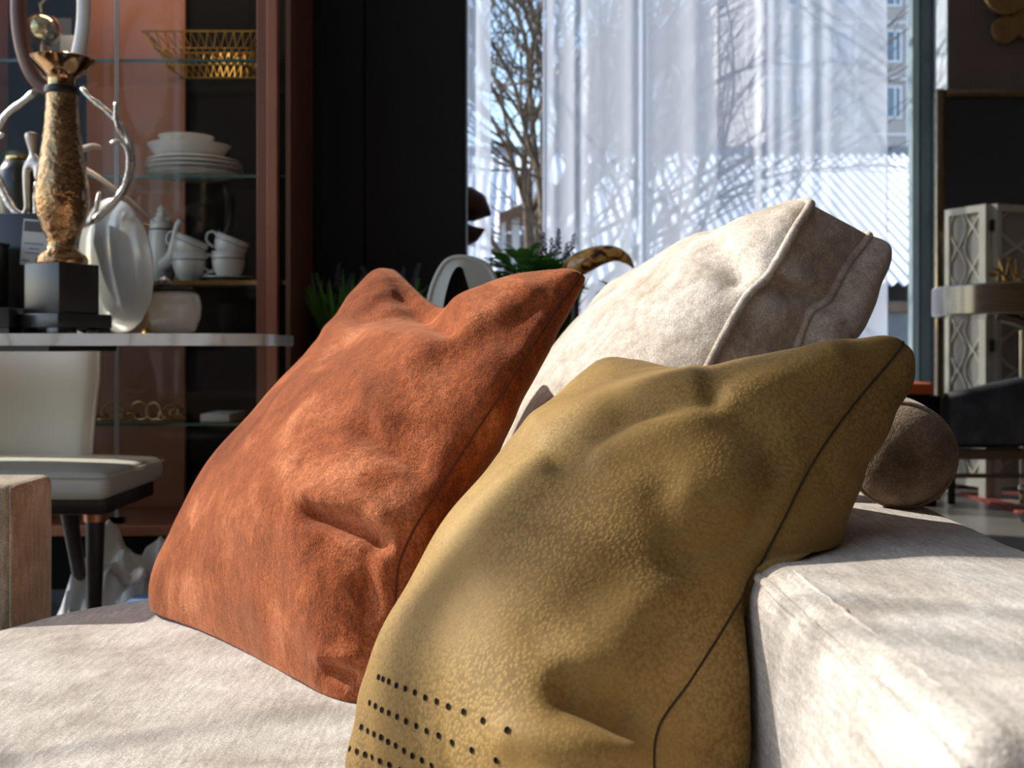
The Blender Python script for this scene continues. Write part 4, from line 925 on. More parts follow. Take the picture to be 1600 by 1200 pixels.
def lavender(label, px, D, heads, nleaf=26, gr='lavender pots'):
    base = np.array([PX(px, D), D, DTZ]); t = thing('lavender_plant', label, 'plant', base, gr); pot(t, tuple(base), 0.05, 0.06)
    for hx, hy, dd in heads:
        top_ = P(hx, hy, D + dd); b0 = base + np.array([(rg.random() - 0.5) * 0.05, (rg.random() - 0.5) * 0.05, 0.055])
        c = crv([b0, b0 * 0.5 + top_ * 0.5 + np.array([0, 0, 0.01]), top_], 8); part(t, 'stem', tube(c, 0.0016, 5), MAT['leaf_dk'])
        d = c[-1] - c[-2]; inst(t, 'flower_spike', spike_me, frame_at(top_ - d / np.linalg.norm(d) * 0.035, d, rg.random() * 6))
    for k in range(nleaf):
        a = rg.random() * 6.28; d = (math.cos(a) * 0.55, math.sin(a) * 0.55, 1.0 + rg.random())
        o = inst(t, 'leaf', leaf_thin, frame_at(base + np.array([0.02 * math.cos(a), 0.02 * math.sin(a), 0.05]), d, rg.random() * 6)); o.scale = (1, 0.8 + 0.7 * rg.random(), 1)
    return t
lavender('small lavender pot before the black wall, left of the rust cushion peak', 520, 3.25, [(497, 448, 0), (528, 432, 0.02), (512, 462, -0.03), (543, 446, 0.04)], 44)
lavender('lavender sprigs showing right of the rust cushion peak', 622, 3.3, [(575, 434, 0.0), (628, 438, 0), (650, 430, 0.03), (604, 450, 0.02)], 36)
# leafy green plant and lavender in the window light
Dv = 3.25
gp = thing('green_plant', 'bushy bright green leafy plant in front of the window', 'plant', (PX(820, Dv), Dv, DTZ)); pot(gp, (PX(820, Dv), Dv, DTZ), 0.07, 0.09)
for k in range(150):
    a = rg.random() * 6.283; e = rg.random() ** 0.6; c0 = np.array([PX(822, Dv), Dv, DTZ + 0.09])
    loc = c0 + np.array([math.cos(a) * 0.125 * e, math.sin(a) * 0.10 * e, 0.04 + 0.17 * (1 - 0.55 * e * e) * (0.55 + 0.45 * rg.random())])
    d = (math.cos(a) * (0.4 + e), math.sin(a) * (0.4 + e), 0.25 + 0.7 * rg.random() * (1 - e * 0.5)); o = inst(gp, 'leaf', leaf_big, frame_at(loc, d, 0.5 * (rg.random() - 0.5))); s = 0.6 + 0.5 * rg.random(); o.scale = (s, s, s)
for k in range(9):
    a = k * 0.7; part(gp, 'stem', tube(crv([np.array([PX(822, Dv), Dv, DTZ + 0.08]), np.array([PX(822, Dv) + 0.04 * math.cos(a), Dv + 0.04 * math.sin(a), DTZ + 0.16]), np.array([PX(822, Dv) + 0.07 * math.cos(a), Dv + 0.07 * math.sin(a), DTZ + 0.24])], 6), 0.0025, 5), MAT['leaf_dk'])
lavender('purple lavender beside the bright green plant at the window', 868, 3.32, [(850, 383, 0.02), (872, 377, 0), (893, 385, 0), (862, 392, -0.03), (884, 398, 0.03), (845, 400, 0)], 40)
# amber curved ornament (bird-like) on a hidden foot
Da = 3.15
am = thing('ceramic_bird', 'amber and black mottled curved ornament behind the rust cushion corner', 'ornament', (PX(905, Da), Da, DTZ))
cpts = crv([P(893, 434, Da), P(899, 418, Da), P(915, 408, Da - 0.01), (P(938, 399, Da - 0.02)), P(962, 397, Da - 0.02), P(980, 406, Da - 0.02), P(990, 418, Da - 0.02)], 34)
part(am, 'body', tube(cpts, np.interp(np.linspace(0, 1, 34), [0, 0.15, 0.4, 0.62, 0.85, 1], [0.026, 0.034, 0.031, 0.024, 0.014, 0.003]), 18, squash=1.0), MAT['tortoise'], sharp=180)
part(am, 'foot', lathe([(0.05, 0), (0.05, 0.01), (0.012, 0.03), (0.010, PZ(432, Da) - DTZ)], (PX(898, Da), Da, DTZ), 24), MAT['satinblack'])
dl = thing('leaf_sprig', 'small dark leaf sprig peeking over the cream cushion edge', 'plant', (PX(970, 3.1), 3.1, DTZ)); pot(dl, (PX(970, 3.1), 3.1, DTZ), 0.035, 0.05)
part(dl, 'stem', tube([np.array([PX(970, 3.1), 3.1, DTZ + 0.05]), P(966, 460, 3.1), P(955, 452, 3.1)], 0.002, 5), MAT['leaf_dk'])
for d in ((-1, -0.2, -0.1), (0.3, -1, 0.2), (-0.5, 0.3, 0.6), (1, 0.1, 0.3)): inst(dl, 'leaf', leaf_dk, frame_at(P(955, 452, 3.1), d))
# leather chair seen from behind over the rust cushion
Dk = 2.62
lc = thing('dining_chair', 'pale grey leather chair back with dark lining behind the rust cushion', 'chair', (PX(722, Dk), Dk, 0))
mk = Dk / FPX
out = crv([(668, 500), (672, 462), (683, 430), (698, 408), (716, 402), (740, 405), (760, 414), (773, 435), (777, 470), (777, 520)], 40)
inn = crv([(690, 500), (694, 470), (700, 445), (706, 428), (714, 417), (722, 418), (727, 432), (733, 452), (739, 480), (742, 520)], 40)
V = []; F = []
for i in range(40):
    for (p, dd) in ((out[i], 0.015), (out[i], -0.015), (inn[i], -0.03), (inn[i], 0.0)): V.append(P(p[0], p[1], Dk + dd))
for i in range(39):
    for k in range(4): a, b_ = i * 4 + k, i * 4 + (k + 1) % 4; F.append((a, b_, b_ + 4, a + 4))
part(lc, 'backrest', (np.array(V), F), MAT['greyleather'], sharp=50)
part(lc, 'back_edge', tube([P(*p, Dk - 0.015) for p in out], 0.006, 8), MAT['greyleather'], sharp=180)
part(lc, 'lining', (lambda q: (np.concatenate([np.array([P(x, y, Dk + 0.004) for x, y in q]), np.array([P(x, y, Dk + 0.016) for x, y in q])]), [tuple(range(40)), tuple(range(79, 39, -1))] + [(i, i + 40, i + 41, i + 1) for i in range(39)]))(inn), MAT['blackbox'], smooth=False)
part(lc, 'seat', rbox(PX(660, Dk), PX(785, Dk) + 0.12, Dk - 0.02, Dk + 0.26, 0.40, 0.48, 0.03, (8, 8, 4), 4), MAT['greyleather'], sharp=180)
part(lc, 'back_post', box(PX(668, Dk) + 0.004, PX(777, Dk) - 0.004, Dk - 0.01, Dk + 0.012, 0.46, PZ(498, Dk), 0.004), MAT['greyleather'])
for x in (PX(672, Dk), PX(780, Dk) + 0.08):
    for y in (Dk + 0.0, Dk + 0.22): part(lc, 'leg', lathe([(0.010, 0), (0.016, 0.405)], (x, y, 0), 12), MAT['darkwood'])
# carved wooden piece behind the end of the partition
Db = 3.95
ws = thing('wood_sculpture', 'carved brown wooden sculpture peeking from behind the black wall', 'sculpture', (PX(705, Db), Db, 0))
def blob(pts, rads, sq=1.0): return tube(crv([P(x, y, Db) for x, y in pts], 22), np.interp(np.linspace(0, 1, 22), np.linspace(0, 1, len(rads)), rads), 16, squash=sq)
part(ws, 'lobe', blob([(690, 322), (715, 316), (738, 322), (756, 330), (767, 336)], [0.04, 0.055, 0.062, 0.05, 0.004]), MAT['driftwood'], sharp=180)
part(ws, 'lobe', blob([(690, 368), (715, 366), (735, 366), (748, 362), (757, 358)], [0.04, 0.05, 0.045, 0.03, 0.003]), MAT['driftwood'], sharp=180)
part(ws, 'trunk', tube(crv([P(700, 300, Db), P(694, 380, Db), P(700, 500, Db), P(705, 700, Db), (PX(705, Db), Db, 0.02)], 20), 0.07, 14), MAT['driftwood'], sharp=180)
part(ws, 'base', lathe([(0.16, 0), (0.16, 0.03), (0.1, 0.04)], (PX(705, Db), Db, 0), 24), MAT['satinblack'])

# ------------------------------------------------------------------ sheer curtains
MAT['sheer'] = sheer('white_sheer')
YC = 6.36
def curtain(label, px0, px1, folds, amp, seed):
    r = np.random.default_rng(seed); x0, x1 = PX(px0, YC), PX(px1, YC); nx, nz = 260, 14
    u = np.linspace(0, 1, nx); ph = np.cumsum(1 + 0.7 * np.sin(u * 9 + seed) + 0.5 * np.sin(u * 23 + seed)); ph = ph / ph[-1] * folds * 2 * math.pi
    a = amp * (0.5 + 0.5 * np.sin(u * 13 + seed * 2) ** 2)
    V = np.zeros((nx, nz, 3))
    for j, z in enumerate(np.linspace(0.02, 3.55, nz)):
        w = 0.75 + 0.25 * z / 3.5; V[:, j, 0] = x0 + (x1 - x0) * u + 0.12 * a * np.sin(2 * ph + 0.3) * w; V[:, j, 1] = YC + a * np.sin(ph + 0.15 * math.sin(z)) * w; V[:, j, 2] = z
    t = thing('sheer_curtain', label, 'curtain', ((x0 + x1) / 2, YC, 0), 'sheer curtains at the window')
    part(t, 'cloth', (V.reshape(-1, 3), gridF(nx, nz)), MAT['sheer'], sharp=180)
    for e, k in ((0, 0), (-1, -1)):
        hem = V[e, :, :]; d = 0.012 if e == 0 else -0.012
        part(t, 'hem', tube(hem, 0.009, 6, squash=0.4), MAT['sheer'], sharp=180)
    return t
curtain('narrow white sheer curtain beside the black wall', 640, 766, 3, 0.014, 2)
curtain('wide white sheer curtain between the bare tree and the window bar', 849, 1003, 4, 0.008, 5)
curtain('wide white sheer curtain right of the window bar behind the cream cushion', 1005, 1386, 8, 0.008, 9)
rod = thing('curtain_rail', 'white curtain rail under the ceiling', 'rail', (0.8, YC, 3.56)); part(rod, 'rail', box(-0.9, WXR - 0.02, YC - 0.02, YC + 0.02, 3.56, 3.60), MAT['reveal']); part(rod, 'bracket', box(0.8, 0.84, YC - 0.015, YC + 0.015, 3.60, RZ), MAT['reveal'])
# ------------------------------------------------------------------ right background
MAT['bronze_frame'] = metal('bevelled_bronze_glass', (0.34, 0.26, 0.17), 0.12)
MAT['blackmirror'] = simple('dark_mirror_glass', (0.045, 0.045, 0.047), 0.4, spec=0.4, col2=(0.045, 0.045, 0.047))  # mirror as plain dark glass; the black it reflects is put into the colour
MAT['greywood'] = simple('ivory_lacquer', (0.58, 0.55, 0.44), 0.4)
MAT['screen_cloth'] = simple('taupe_silk', (0.34, 0.30, 0.26), 0.6, col2=(0.31, 0.27, 0.235))
MAT['tablewood'] = wood('glossy_walnut', (0.085, 0.042, 0.016), (0.16, 0.085, 0.035), 0.16, (3, 3, 30), 0.8)
MAT['greyvelvet'] = velvet('grey_velvet', (0.06, 0.06, 0.064), (0.09, 0.09, 0.094), (0.14, 0.14, 0.144), (1.3, 1.3, 1.3), 0.3)
MAT['railwood'] = wood('mid_walnut', (0.10, 0.05, 0.025), (0.18, 0.10, 0.05), 0.4)
MAT['chrome'] = metal('polished_brass_pale', (0.72, 0.62, 0.48), 0.15)
MAT['orange'] = simple('orange_cloth', (0.55, 0.10, 0.02), 0.7)
MAT['wovengold'] = simple('woven_gold', (0.50, 0.30, 0.12), 0.35, metal=0.35, col2=(0.40, 0.23, 0.085), ns=40, bs=0.3, bscale=200)
Dm = 6.24
mir = thing('framed_mirror', 'large bronze-bordered mirror, its dark reflection put into the glass colour, against the brown wall', 'panel', (PX(1600, Dm), Dm, 0))
ml_, mt_, mb_ = PX(1461, Dm), PZ(139, Dm), PZ(760, Dm); mr_ = ml_ + 1.6; fw = 0.052
part(mir, 'glass', box(ml_ + fw, mr_ - fw, Dm, Dm + 0.02, max(mb_, 0.0) + fw, mt_ - fw), MAT['blackmirror'])
for nm, b_ in (('frame', (ml_, ml_ + fw, Dm - 0.02, Dm + 0.04, 0.0, mt_)), ('frame', (mr_ - fw, mr_, Dm - 0.02, Dm + 0.04, 0.0, mt_)), ('frame', (ml_ + fw, mr_ - fw, Dm - 0.02, Dm + 0.04, mt_ - fw, mt_)), ('frame', (ml_ + fw, mr_ - fw, Dm - 0.02, Dm + 0.04, 0.0, fw))):
    part(mir, nm, box(*b_, 0.012, 2), MAT['bronze_frame'])
part(mir, 'corner_plate', box(PX(1478, Dm - 0.03), PX(1500, Dm - 0.03), Dm - 0.035, Dm - 0.021, 0.01, 0.10), MAT['gold'])
# folding screen with interlaced ovals, built solid in place of its mirror reflection
fs = thing('reflected_screen', 'ivory folding screen with interlaced oval fretwork standing in for its reflection in the mirror', 'screen', (PX(1560, 5.85), 5.85, 0))
FZ1, FZ0 = PZ(320, 5.75), 0.06
def screen_panel(xa, ya, xb, yb, z1):
    a = np.array([xa, ya]); b_ = np.array([xb, yb]); L_ = np.linalg.norm(b_ - a); d = (b_ - a) / L_; n = np.array([d[1], -d[0]])
    if n[1] > 0: n = -n
    def W(s, o, z): return (a[0] + d[0] * s + n[0] * o, a[1] + d[1] * s + n[1] * o, z)
    def bx(s0, s1, o0, o1, z0, z1_):
        V = [W(s, o, z) for z in (z0, z1_) for o in (o0, o1) for s in (s0, s1)]
        return np.array(V), [(0, 1, 3, 2), (4, 6, 7, 5), (0, 4, 5, 1), (2, 3, 7, 6), (0, 2, 6, 4), (1, 5, 7, 3)]
    p = part(fs, 'panel', bx(0.02, L_ - 0.02, -0.004, 0.004, FZ0 + 0.05, z1 - 0.02), MAT['screen_cloth'], smooth=False)
    part(p, 'stile', bx(0, 0.03, -0.018, 0.022, 0.0105, z1), MAT['greywood'], smooth=False); part(p, 'stile', bx(L_ - 0.045, L_, -0.018, 0.022, 0.0105, z1), MAT['greywood'], smooth=False)
    part(p, 'rail', bx(0.03, L_ - 0.045, -0.018, 0.022, z1 - 0.035, z1), MAT['greywood'], smooth=False); part(p, 'rail', bx(0.03, L_ - 0.045, -0.018, 0.022, FZ0, FZ0 + 0.06), MAT['greywood'], smooth=False)
    s0, s1 = 0.03, L_ - 0.045; w_ = s1 - s0; pz = 0.21; per = w_ / 1.25
    zs = np.linspace(FZ0 + 0.06, z1 - 0.035, 150)
    for k in range(4):
        ph = k * math.pi / 2; s = s0 + w_ * 0.5 + (0.25 * w_ if k % 2 else -0.25 * w_) + (1 if k < 2 else -1) * 0.27 * w_ * np.sin((zs - z1) / pz * math.pi + (math.pi / 2 if k % 2 else 0))
        s = np.clip(s, s0, s1); part(p, 'fret', tube([W(q, 0.006, z) for q, z in zip(s, zs)], 0.0085, 6), MAT['greywood'], sharp=180)
    return p
xh = PX(1545, 5.72)
screen_panel(PX(1481, 5.98), 5.98, xh, 5.72, FZ1)
screen_panel(PX(1553, 5.72), 5.72, PX(1672, 6.0), 5.95, FZ1)
for z in (PZ(352, 5.7), PZ(540, 5.7)): part(fs, 'hinge', box(xh + 0.002, PX(1552, 5.71), 5.700, 5.715, z - 0.03, z + 0.03), MAT['blackmetal'])
# round high table
Dt2 = 5.35; rt_ = 0.62
tzt, tzb = PZ(438, Dt2 - rt_ * 0.8), PZ(490, Dt2 - rt_ * 0.8)
D_t = 4.9; cxt = PX(1470, D_t) + rt_
tzt, tzb = PZ(437, D_t - rt_ * 0.75), PZ(489, D_t - rt_ * 0.75)
rt2 = thing('round_table', 'round glossy walnut table with thick rim at the right picture edge', 'table', (cxt, D_t, 0))
part(rt2, 'top', lathe([(rt_ - 0.03, tzb), (rt_ - 0.006, tzb + 0.002), (rt_, tzb + 0.008), (rt_, tzt - 0.008), (rt_ - 0.006, tzt - 0.001), (rt_ - 0.02, tzt), (0.0005, tzt)], (cxt, D_t, 0), 96), MAT['tablewood'])
for k in range(4):
    a = math.radians(200 + 90 * k); dx_, dy_ = math.cos(a), math.sin(a)
    arc = [np.array([cxt + dx_ * (0.06 + 0.42 * (1 - math.sin(t))), D_t + dy_ * (0.06 + 0.42 * (1 - math.sin(t))), tzb - 0.5 * (1 - math.cos(t))]) for t in np.linspace(0, math.pi / 2, 16)]
    part(rt2, 'brace', tube(arc, 0.02, 4), MAT['railwood'])
part(rt2, 'column', lathe([(0.05, 0.03), (0.05, tzb)], (cxt, D_t, 0), 20), MAT['blackmetal']); part(rt2, 'foot', lathe([(0.26, 0.0105), (0.26, 0.028), (0.05, 0.036)], (cxt, D_t, 0), 40), MAT['blackmetal'])
# gilt twigs on the table
gt = thing('branch_ornament', 'tangle of gilt metal twigs on the round walnut table', 'ornament', (cxt - 0.2, D_t - 0.2, tzt))
rg2 = random.Random(8); Dg2 = D_t - 0.25
for k in range(22):
    px = 1562 + rg2.random() * 70; a0 = np.array(P(px, 430, Dg2)); a0[1] += (rg2.random() - 0.5) * 0.1; a0[2] = tzt + 0.008
    b0 = a0 + np.array([(rg2.random() - 0.5) * 0.16, (rg2.random() - 0.5) * 0.1, 0.02 + 0.08 * rg2.random()])
    part(gt, 'twig', tube([a0, (a0 + b0) / 2 + np.array([0, 0, 0.012]), b0], [0.006, 0.005, 0.0035], 6), MAT['gold_wire'])
# slim floor stand with pale brass pole
Dq2 = floorD(790)
fp = thing('pole_stand', 'slim pale brass pole standing by the round table', 'stand', (PX(1597, Dq2), Dq2, 0))
part(fp, 'pole', tube([(PX(1597, Dq2), Dq2, 0.0105), (PX(1597, Dq2), Dq2, 0.85)], 0.012, 12), MAT['chrome'])
for z in (0.08, 0.28, 0.52): part(fp, 'knuckle', lathe([(0.012, -0.02), (0.018, -0.012), (0.018, 0.012), (0.012, 0.02)], (PX(1597, Dq2), Dq2, z), 16), MAT['chrome'])
# grey velvet armchair
Dv2 = 5.45
gc = thing('armchair', 'dark grey velvet armchair with walnut frame by the folding screen', 'armchair', (PX(1560, Dv2), Dv2, 0))
zc1, zc0 = PZ(590, Dv2), PZ(697, Dv2)
xs = np.linspace(PX(1484, Dv2), PX(1700, Dv2), 40); V = []; F = []
for i, x in enumerate(xs):
    t = i / 39; zt2 = zc1 - 0.075 * (1 - t * 1.9) if t < 0.52 else zc1 + 0.03 * (t - 0.52)
    for k, (o, z) in enumerate(((0.03, zc0), (0.0, zc0 + 0.03), (0.0, zt2 - 0.03), (0.02, zt2 - 0.004), (0.06, zt2), (0.09, zt2 - 0.03), (0.10, zc0))): V.append((x, Dv2 + o + 0.25 * (t - 0.5) ** 2 * 0, z))
for i in range(39):
    for k in range(6): a = i * 7 + k; F.append((a, a + 7, a + 8, a + 1))
part(gc, 'back', (np.array(V), F), MAT['greyvelvet'], sharp=180)
part(gc, 'seam', tube([P(1520, 668, Dv2 - 0.002), P(1514, 690, Dv2 - 0.002)], 0.004, 6), MAT['blackmetal'])
part(gc, 'frame_rail', box(PX(1483, Dv2), PX(1700, Dv2), Dv2 - 0.01, Dv2 + 0.08, PZ(718, Dv2), PZ(703, Dv2), 0.004), MAT['railwood'])
part(gc, 'frame_rail', box(PX(1484, Dv2), PX(1700, Dv2), Dv2 + 0.02, Dv2 + 0.05, PZ(748, Dv2), PZ(741, Dv2), 0.003), MAT['railwood'])
part(gc, 'seat', box(PX(1486, Dv2), PX(1700, Dv2), Dv2 + 0.09, Dv2 + 0.14, PZ(703, Dv2), zc0 + 0.05, 0.01), MAT['greyvelvet'])
for x in (PX(1486, Dv2), PX(1690, Dv2)): part(gc, 'leg', box(x, x + 0.03, Dv2 + 0.02, Dv2 + 0.05, 0.0105, PZ(718, Dv2), 0.003), MAT['blackmetal'])
# orange seat on a black base by the window
Do = 5.6
og2 = thing('stool', 'black stool with an orange cushion by the window frame', 'stool', (PX(1436, Do), Do, 0))
part(og2, 'cushion', rbox(PX(1395, Do), PX(1449, Do), Do - 0.1, Do + 0.1, PZ(616, Do), PZ(597, Do), 0.02, (8, 8, 3), 4), MAT['orange'], sharp=180)
part(og2, 'body', box(PX(1398, Do), PX(1458, Do), Do - 0.1, Do + 0.1, 0.03, PZ(617, Do), 0.006), MAT['blackbox']); part(og2, 'plinth', box(PX(1402, Do), PX(1454, Do), Do - 0.08, Do + 0.08, 0, 0.031), MAT['blackbox'])
# woven gold discs on the wall
Dw2 = 6.24
wd = thing('wall_ornament', 'cluster of woven gold discs on the brown wall', 'wall decor', (PX(1580, Dw2), Dw2, PZ(66, Dw2)))
for px, py, r_, dd in ((1571, 46, 21, 0.0), (1570, -12, 36, -0.02), (1618, 28, 34, 0.02), (1624, -30, 34, 0.0)):
    m_1 = Dw2 / FPX; c0 = P(px, py, Dw2); pr = [(0.0005, 0.0)]
    nr = 9
    for k in range(nr): r0 = (k + 0.5) / nr * r_ * m_1; pr += [(r0 - 0.30 / nr * r_ * m_1, 0.012), (r0 + 0.30 / nr * r_ * m_1, 0.012), (r0 + 0.48 / nr * r_ * m_1, 0.006)]
    pr += [(r_ * m_1, -0.004), (r_ * m_1 * 0.98, -0.02), (0.0005, -0.02)]
    v, f = rot(lathe(pr, (0, 0, 0), 40), (1, 0, 0), math.pi / 2); part(wd, 'disc', (v + c0 + np.array([0, dd, 0]), f), MAT['wovengold'], sharp=60)
part(wd, 'hanger', box(PX(1560, 6.28), PX(1630, 6.28), 6.265, 6.30, PZ(30, 6.28), PZ(10, 6.28)), MAT['blackmetal'])
# rug
def rugmat():
    m, N, L, b = nt('patterned_rug'); v = coords(N, L); vo = N.new('ShaderNodeTexVoronoi'); vo.inputs['Scale'].default_value = 14; L.new(v, vo.inputs['Vector'])
    L.new(ramp(N, L, vo.outputs['Distance'], [(0.1, (0.32, 0.10, 0.08)), (0.4, (0.42, 0.30, 0.24)), (0.7, (0.52, 0.44, 0.36))]), b.inputs['Base Color']); b.inputs['Roughness'].default_value = 0.95; return m
MAT['rug'] = rugmat(); MAT['rug_border'] = simple('rug_border_red', (0.30, 0.05, 0.035), 0.95, col2=(0.36, 0.09, 0.06), ns=20)
rug = thing('rug', 'red bordered patterned rug on the grey floor', 'rug', (3.3, 4.9, 0))
rx0, ry1 = PX(1502, floorD(773)), floorD(773); ry1 = 5.95
part(rug, 'field', box(rx0 + 0.09, 4.5, 3.69, ry1 - 0.09, 0.0, 0.009), MAT['rug'])
for b_ in ((rx0, rx0 + 0.09, 3.6, ry1), (4.5, 4.59, 3.6, ry1), (rx0 + 0.09, 4.5, ry1 - 0.09, ry1), (rx0 + 0.09, 4.5, 3.6, 3.69)): part(rug, 'border', box(*b_, 0.0, 0.01), MAT['rug_border'])
# ------------------------------------------------------------------ outdoors
MAT['ground'] = simple('thawing_ground', (0.30, 0.29, 0.29), 0.95, col2=(0.52, 0.53, 0.56), ns=0.5, bs=0.3, bscale=6)
MAT['bark'] = simple('tree_bark', (0.10, 0.072, 0.048), 0.9, col2=(0.19, 0.14, 0.095), ns=30, bs=0.4, bscale=60)
MAT['snow'] = simple('weathered_white_sheet', (0.70, 0.71, 0.73), 0.8, col2=(0.62, 0.63, 0.66), ns=3)
MAT['fascia'] = wood('rough_boards', (0.16, 0.09, 0.06), (0.26, 0.17, 0.12), 0.8, (4, 4, 4), 0)
MAT['shedwall'] = simple('grey_render', (0.20, 0.20, 0.21), 0.9, col2=(0.26, 0.26, 0.27), ns=4)
MAT['panelwall'] = simple('pebble_concrete', (0.44, 0.40, 0.38), 0.95, col2=(0.37, 0.34, 0.33), ns=12, bs=0.3, bscale=40, bdist=0.02)
MAT['lilacwall'] = simple('grey_concrete', (0.42, 0.40, 0.42), 0.95, col2=(0.38, 0.36, 0.38), ns=6)
MAT['creamwall'] = simple('cream_render', (0.62, 0.52, 0.42), 0.9, col2=(0.56, 0.47, 0.38), ns=3)
MAT['joint'] = simple('white_joint', (0.66, 0.66, 0.68), 0.9)
MAT['wglass'] = simple('far_window_glass', (0.14, 0.20, 0.26), 0.1, spec=0.8)
MAT['wframe'] = simple('far_window_frame', (0.72, 0.74, 0.76), 0.6)
struct('ground', box(-90, 90, -60, 120, -0.5, -0.2), MAT['ground'], 'bare ground outside the shop')
# corrugated shed roof
De, Dr_ = 14.0, 19.7; ze, zr_ = PZ(450, De), PZ(240, Dr_)
sh = thing('shed', 'low outbuilding with white corrugated roof beyond the window', 'shed', (4, 16, -0.2))
rows_, cols_ = 4, 13; sx = -2.6; sw = 1.2
slope = (zr_ - ze) / (Dr_ - De); ly = (Dr_ - De) / rows_ + 0.12
n = 8 * 8 + 1; xs = np.linspace(0, sw, n); pr = 0.028 * np.cos(xs / 0.15 * 2 * math.pi)
V = []
for yy in (0.0, ly):
    for x, h in zip(xs, pr): V.append((x, yy, h + slope * yy))
sheet = mesh_data('roof_sheet', V, [(i, i + 1, i + 1 + n, i + n) for i in range(n - 1)], MAT['snow'], sharp=180)
for r_ in range(rows_):
    for c in range(cols_):
        y = De + r_ * (Dr_ - De) / rows_; m4 = Matrix.Translation((sx + c * (sw - 0.001) + 0.013 * r_, y, ze + slope * (y - De) + 0.012 * (rows_ - r_))); inst(sh, 'roof_sheet', sheet, m4)
part(sh, 'ridge', box(sx, sx + cols_ * sw, Dr_ - 0.05, Dr_ + 0.2, zr_ - 0.02, zr_ + 0.12), MAT['shedwall'])
part(sh, 'fascia', box(sx, sx + cols_ * sw, De + 0.25, De + 0.32, PZ(487, De + .3), PZ(472, De + .3)), MAT['fascia'])
part(sh, 'wall', box(sx, sx + cols_ * sw, De + 0.33, Dr_ + 0.1, -0.2, PZ(470, De + 0.3)), MAT['shedwall'])
part(sh, 'gable_fill', box(sx + 0.3, sx + cols_ * sw - 0.3, Dr_ - 0.1, Dr_ + 0.1, PZ(470, De + 0.3), zr_ - 0.05), MAT['shedwall'])
# timber porch seen through the curtain gap
pd = 11.0
po = thing('porch', 'small timber porch with white posts seen through the curtain gap', 'porch', (PX(815, pd), pd, -0.2))
v = prism([(PX(780, pd), PZ(348, pd)), (PX(900, pd), PZ(300, pd)), (PX(900, pd), PZ(285, pd)), (PX(780, pd), PZ(333, pd))], pd, pd + 1.2); part(po, 'roof', v, MAT['fascia'], smooth=False)
for a, b_ in ((783, 790), (800, 812), (825, 833), (848, 856)): part(po, 'post', box(PX(a, pd), PX(b_, pd), pd + 0.1, pd + 0.2, -0.2, PZ(345 - (a - 780) * 0.35, pd)), MAT['wframe'])
part(po, 'back_wall', box(PX(780, pd), PX(900, pd), pd + 1.0, pd + 1.1, -0.2, PZ(350, pd)), MAT['shedwall'])
# apartment block with panel joints, right
Dz = 56.0
ap = thing('apartment_building', 'grey panel apartment block with white joints at the right of the window', 'building', (PX(1380, Dz), Dz + 6, -0.2))
ax0, ax1 = PX(1195, Dz), PX(1560, Dz)
part(ap, 'wall', box(ax0, ax1, Dz, Dz + 12, -0.2, PZ(-260, Dz)), MAT['panelwall'])
wt, wz = PX(1402, Dz) - PX(1384, Dz), PZ(50, Dz) - PZ(95, Dz)
def window_into(root, x, z, w_, h_, y):
    f = part(root, 'window', join(box(x - 0.09, x + w_ + 0.09, y - 0.08, y + 0.02, z - 0.09, z), box(x - 0.09, x + w_ + 0.09, y - 0.08, y + 0.02, z + h_, z + h_ + 0.09), box(x - 0.09, x, y - 0.08, y + 0.02, z, z + h_), box(x + w_, x + w_ + 0.09, y - 0.08, y + 0.02, z, z + h_), box(x + w_ * 0.55, x + w_ * 0.55 + 0.07, y - 0.07, y + 0.02, z, z + h_)), MAT['wframe'], smooth=False)
    part(f, 'pane', box(x, x + w_, y - 0.03, y + 0.01, z, z + h_), MAT['wglass'], smooth=False)
pitch = PX(1455, Dz) - PX(1375, Dz)
for fl in range(-3, 5):
    yj = 35 + 87.5 * fl; z = PZ(yj, Dz)
    part(ap, 'joint', box(ax0, ax1, Dz - 0.05, Dz + 0.01, z - 0.07, z + 0.07), MAT['joint'], smooth=False)
    if yj + 60 > 250: continue
    for k in range(-3, 3):
        xw = PX(1386, Dz) + k * pitch
        if xw < ax0 + 0.3: continue
        window_into(ap, xw, PZ(yj + 60, Dz), 0.62 if k == 0 else 1.1, PZ(yj + 15, Dz) - PZ(yj + 60, Dz), Dz)
for k in range(-3, 3):
    x = PX(1418, Dz) + k * pitch * 1.0
    if ax0 < x < ax1: part(ap, 'joint', box(x - 0.08, x + 0.08, Dz - 0.055, Dz + 0.01, -0.2, PZ(-260, Dz)), MAT['joint'], smooth=False)
# further blocks with projecting bays whose sides catch the sun
ap2 = thing('apartment_building', 'long grey apartment block with cream stair bays in the middle of the window', 'building', (PX(1050, 72), 76, -0.2))
D2 = 72.0
part(ap2, 'wall', box(PX(920, D2), PX(1192, D2), D2, D2 + 10, -0.2, PZ(58, D2)), MAT['lilacwall'])
part(ap2, 'upper_storey', box(PX(1062, D2), PX(1192, D2), D2 + 0.2, D2 + 9, PZ(58, D2), PZ(14, D2)), MAT['lilacwall'])
for a, b_ in ((1108, 1137), (1163, 1192)): part(ap2, 'bay', box(PX(a, D2), PX(b_, D2), D2 - 3.0, D2 - 0.01, -0.2, PZ(14, D2)), MAT['creamwall'])
for fl in range(3):
    for px in (935, 965, 1025, 1060, 1085, 1145): window_into(ap2, PX(px, D2), PZ(110 + fl * 62, D2), 0.75, 1.4, D2)
ap3 = thing('apartment_building', 'narrow cream building end left of the long grey block', 'building', (PX(900, 66), 68, -0.2))
part(ap3, 'wall', box(PX(872, 66), PX(912, 66), 66, 70, -0.2, PZ(75, 66)), MAT['creamwall'])
for fl in range(3): window_into(ap3, PX(884, 66), PZ(130 + fl * 55, 66), 0.6, 1.2, 66)
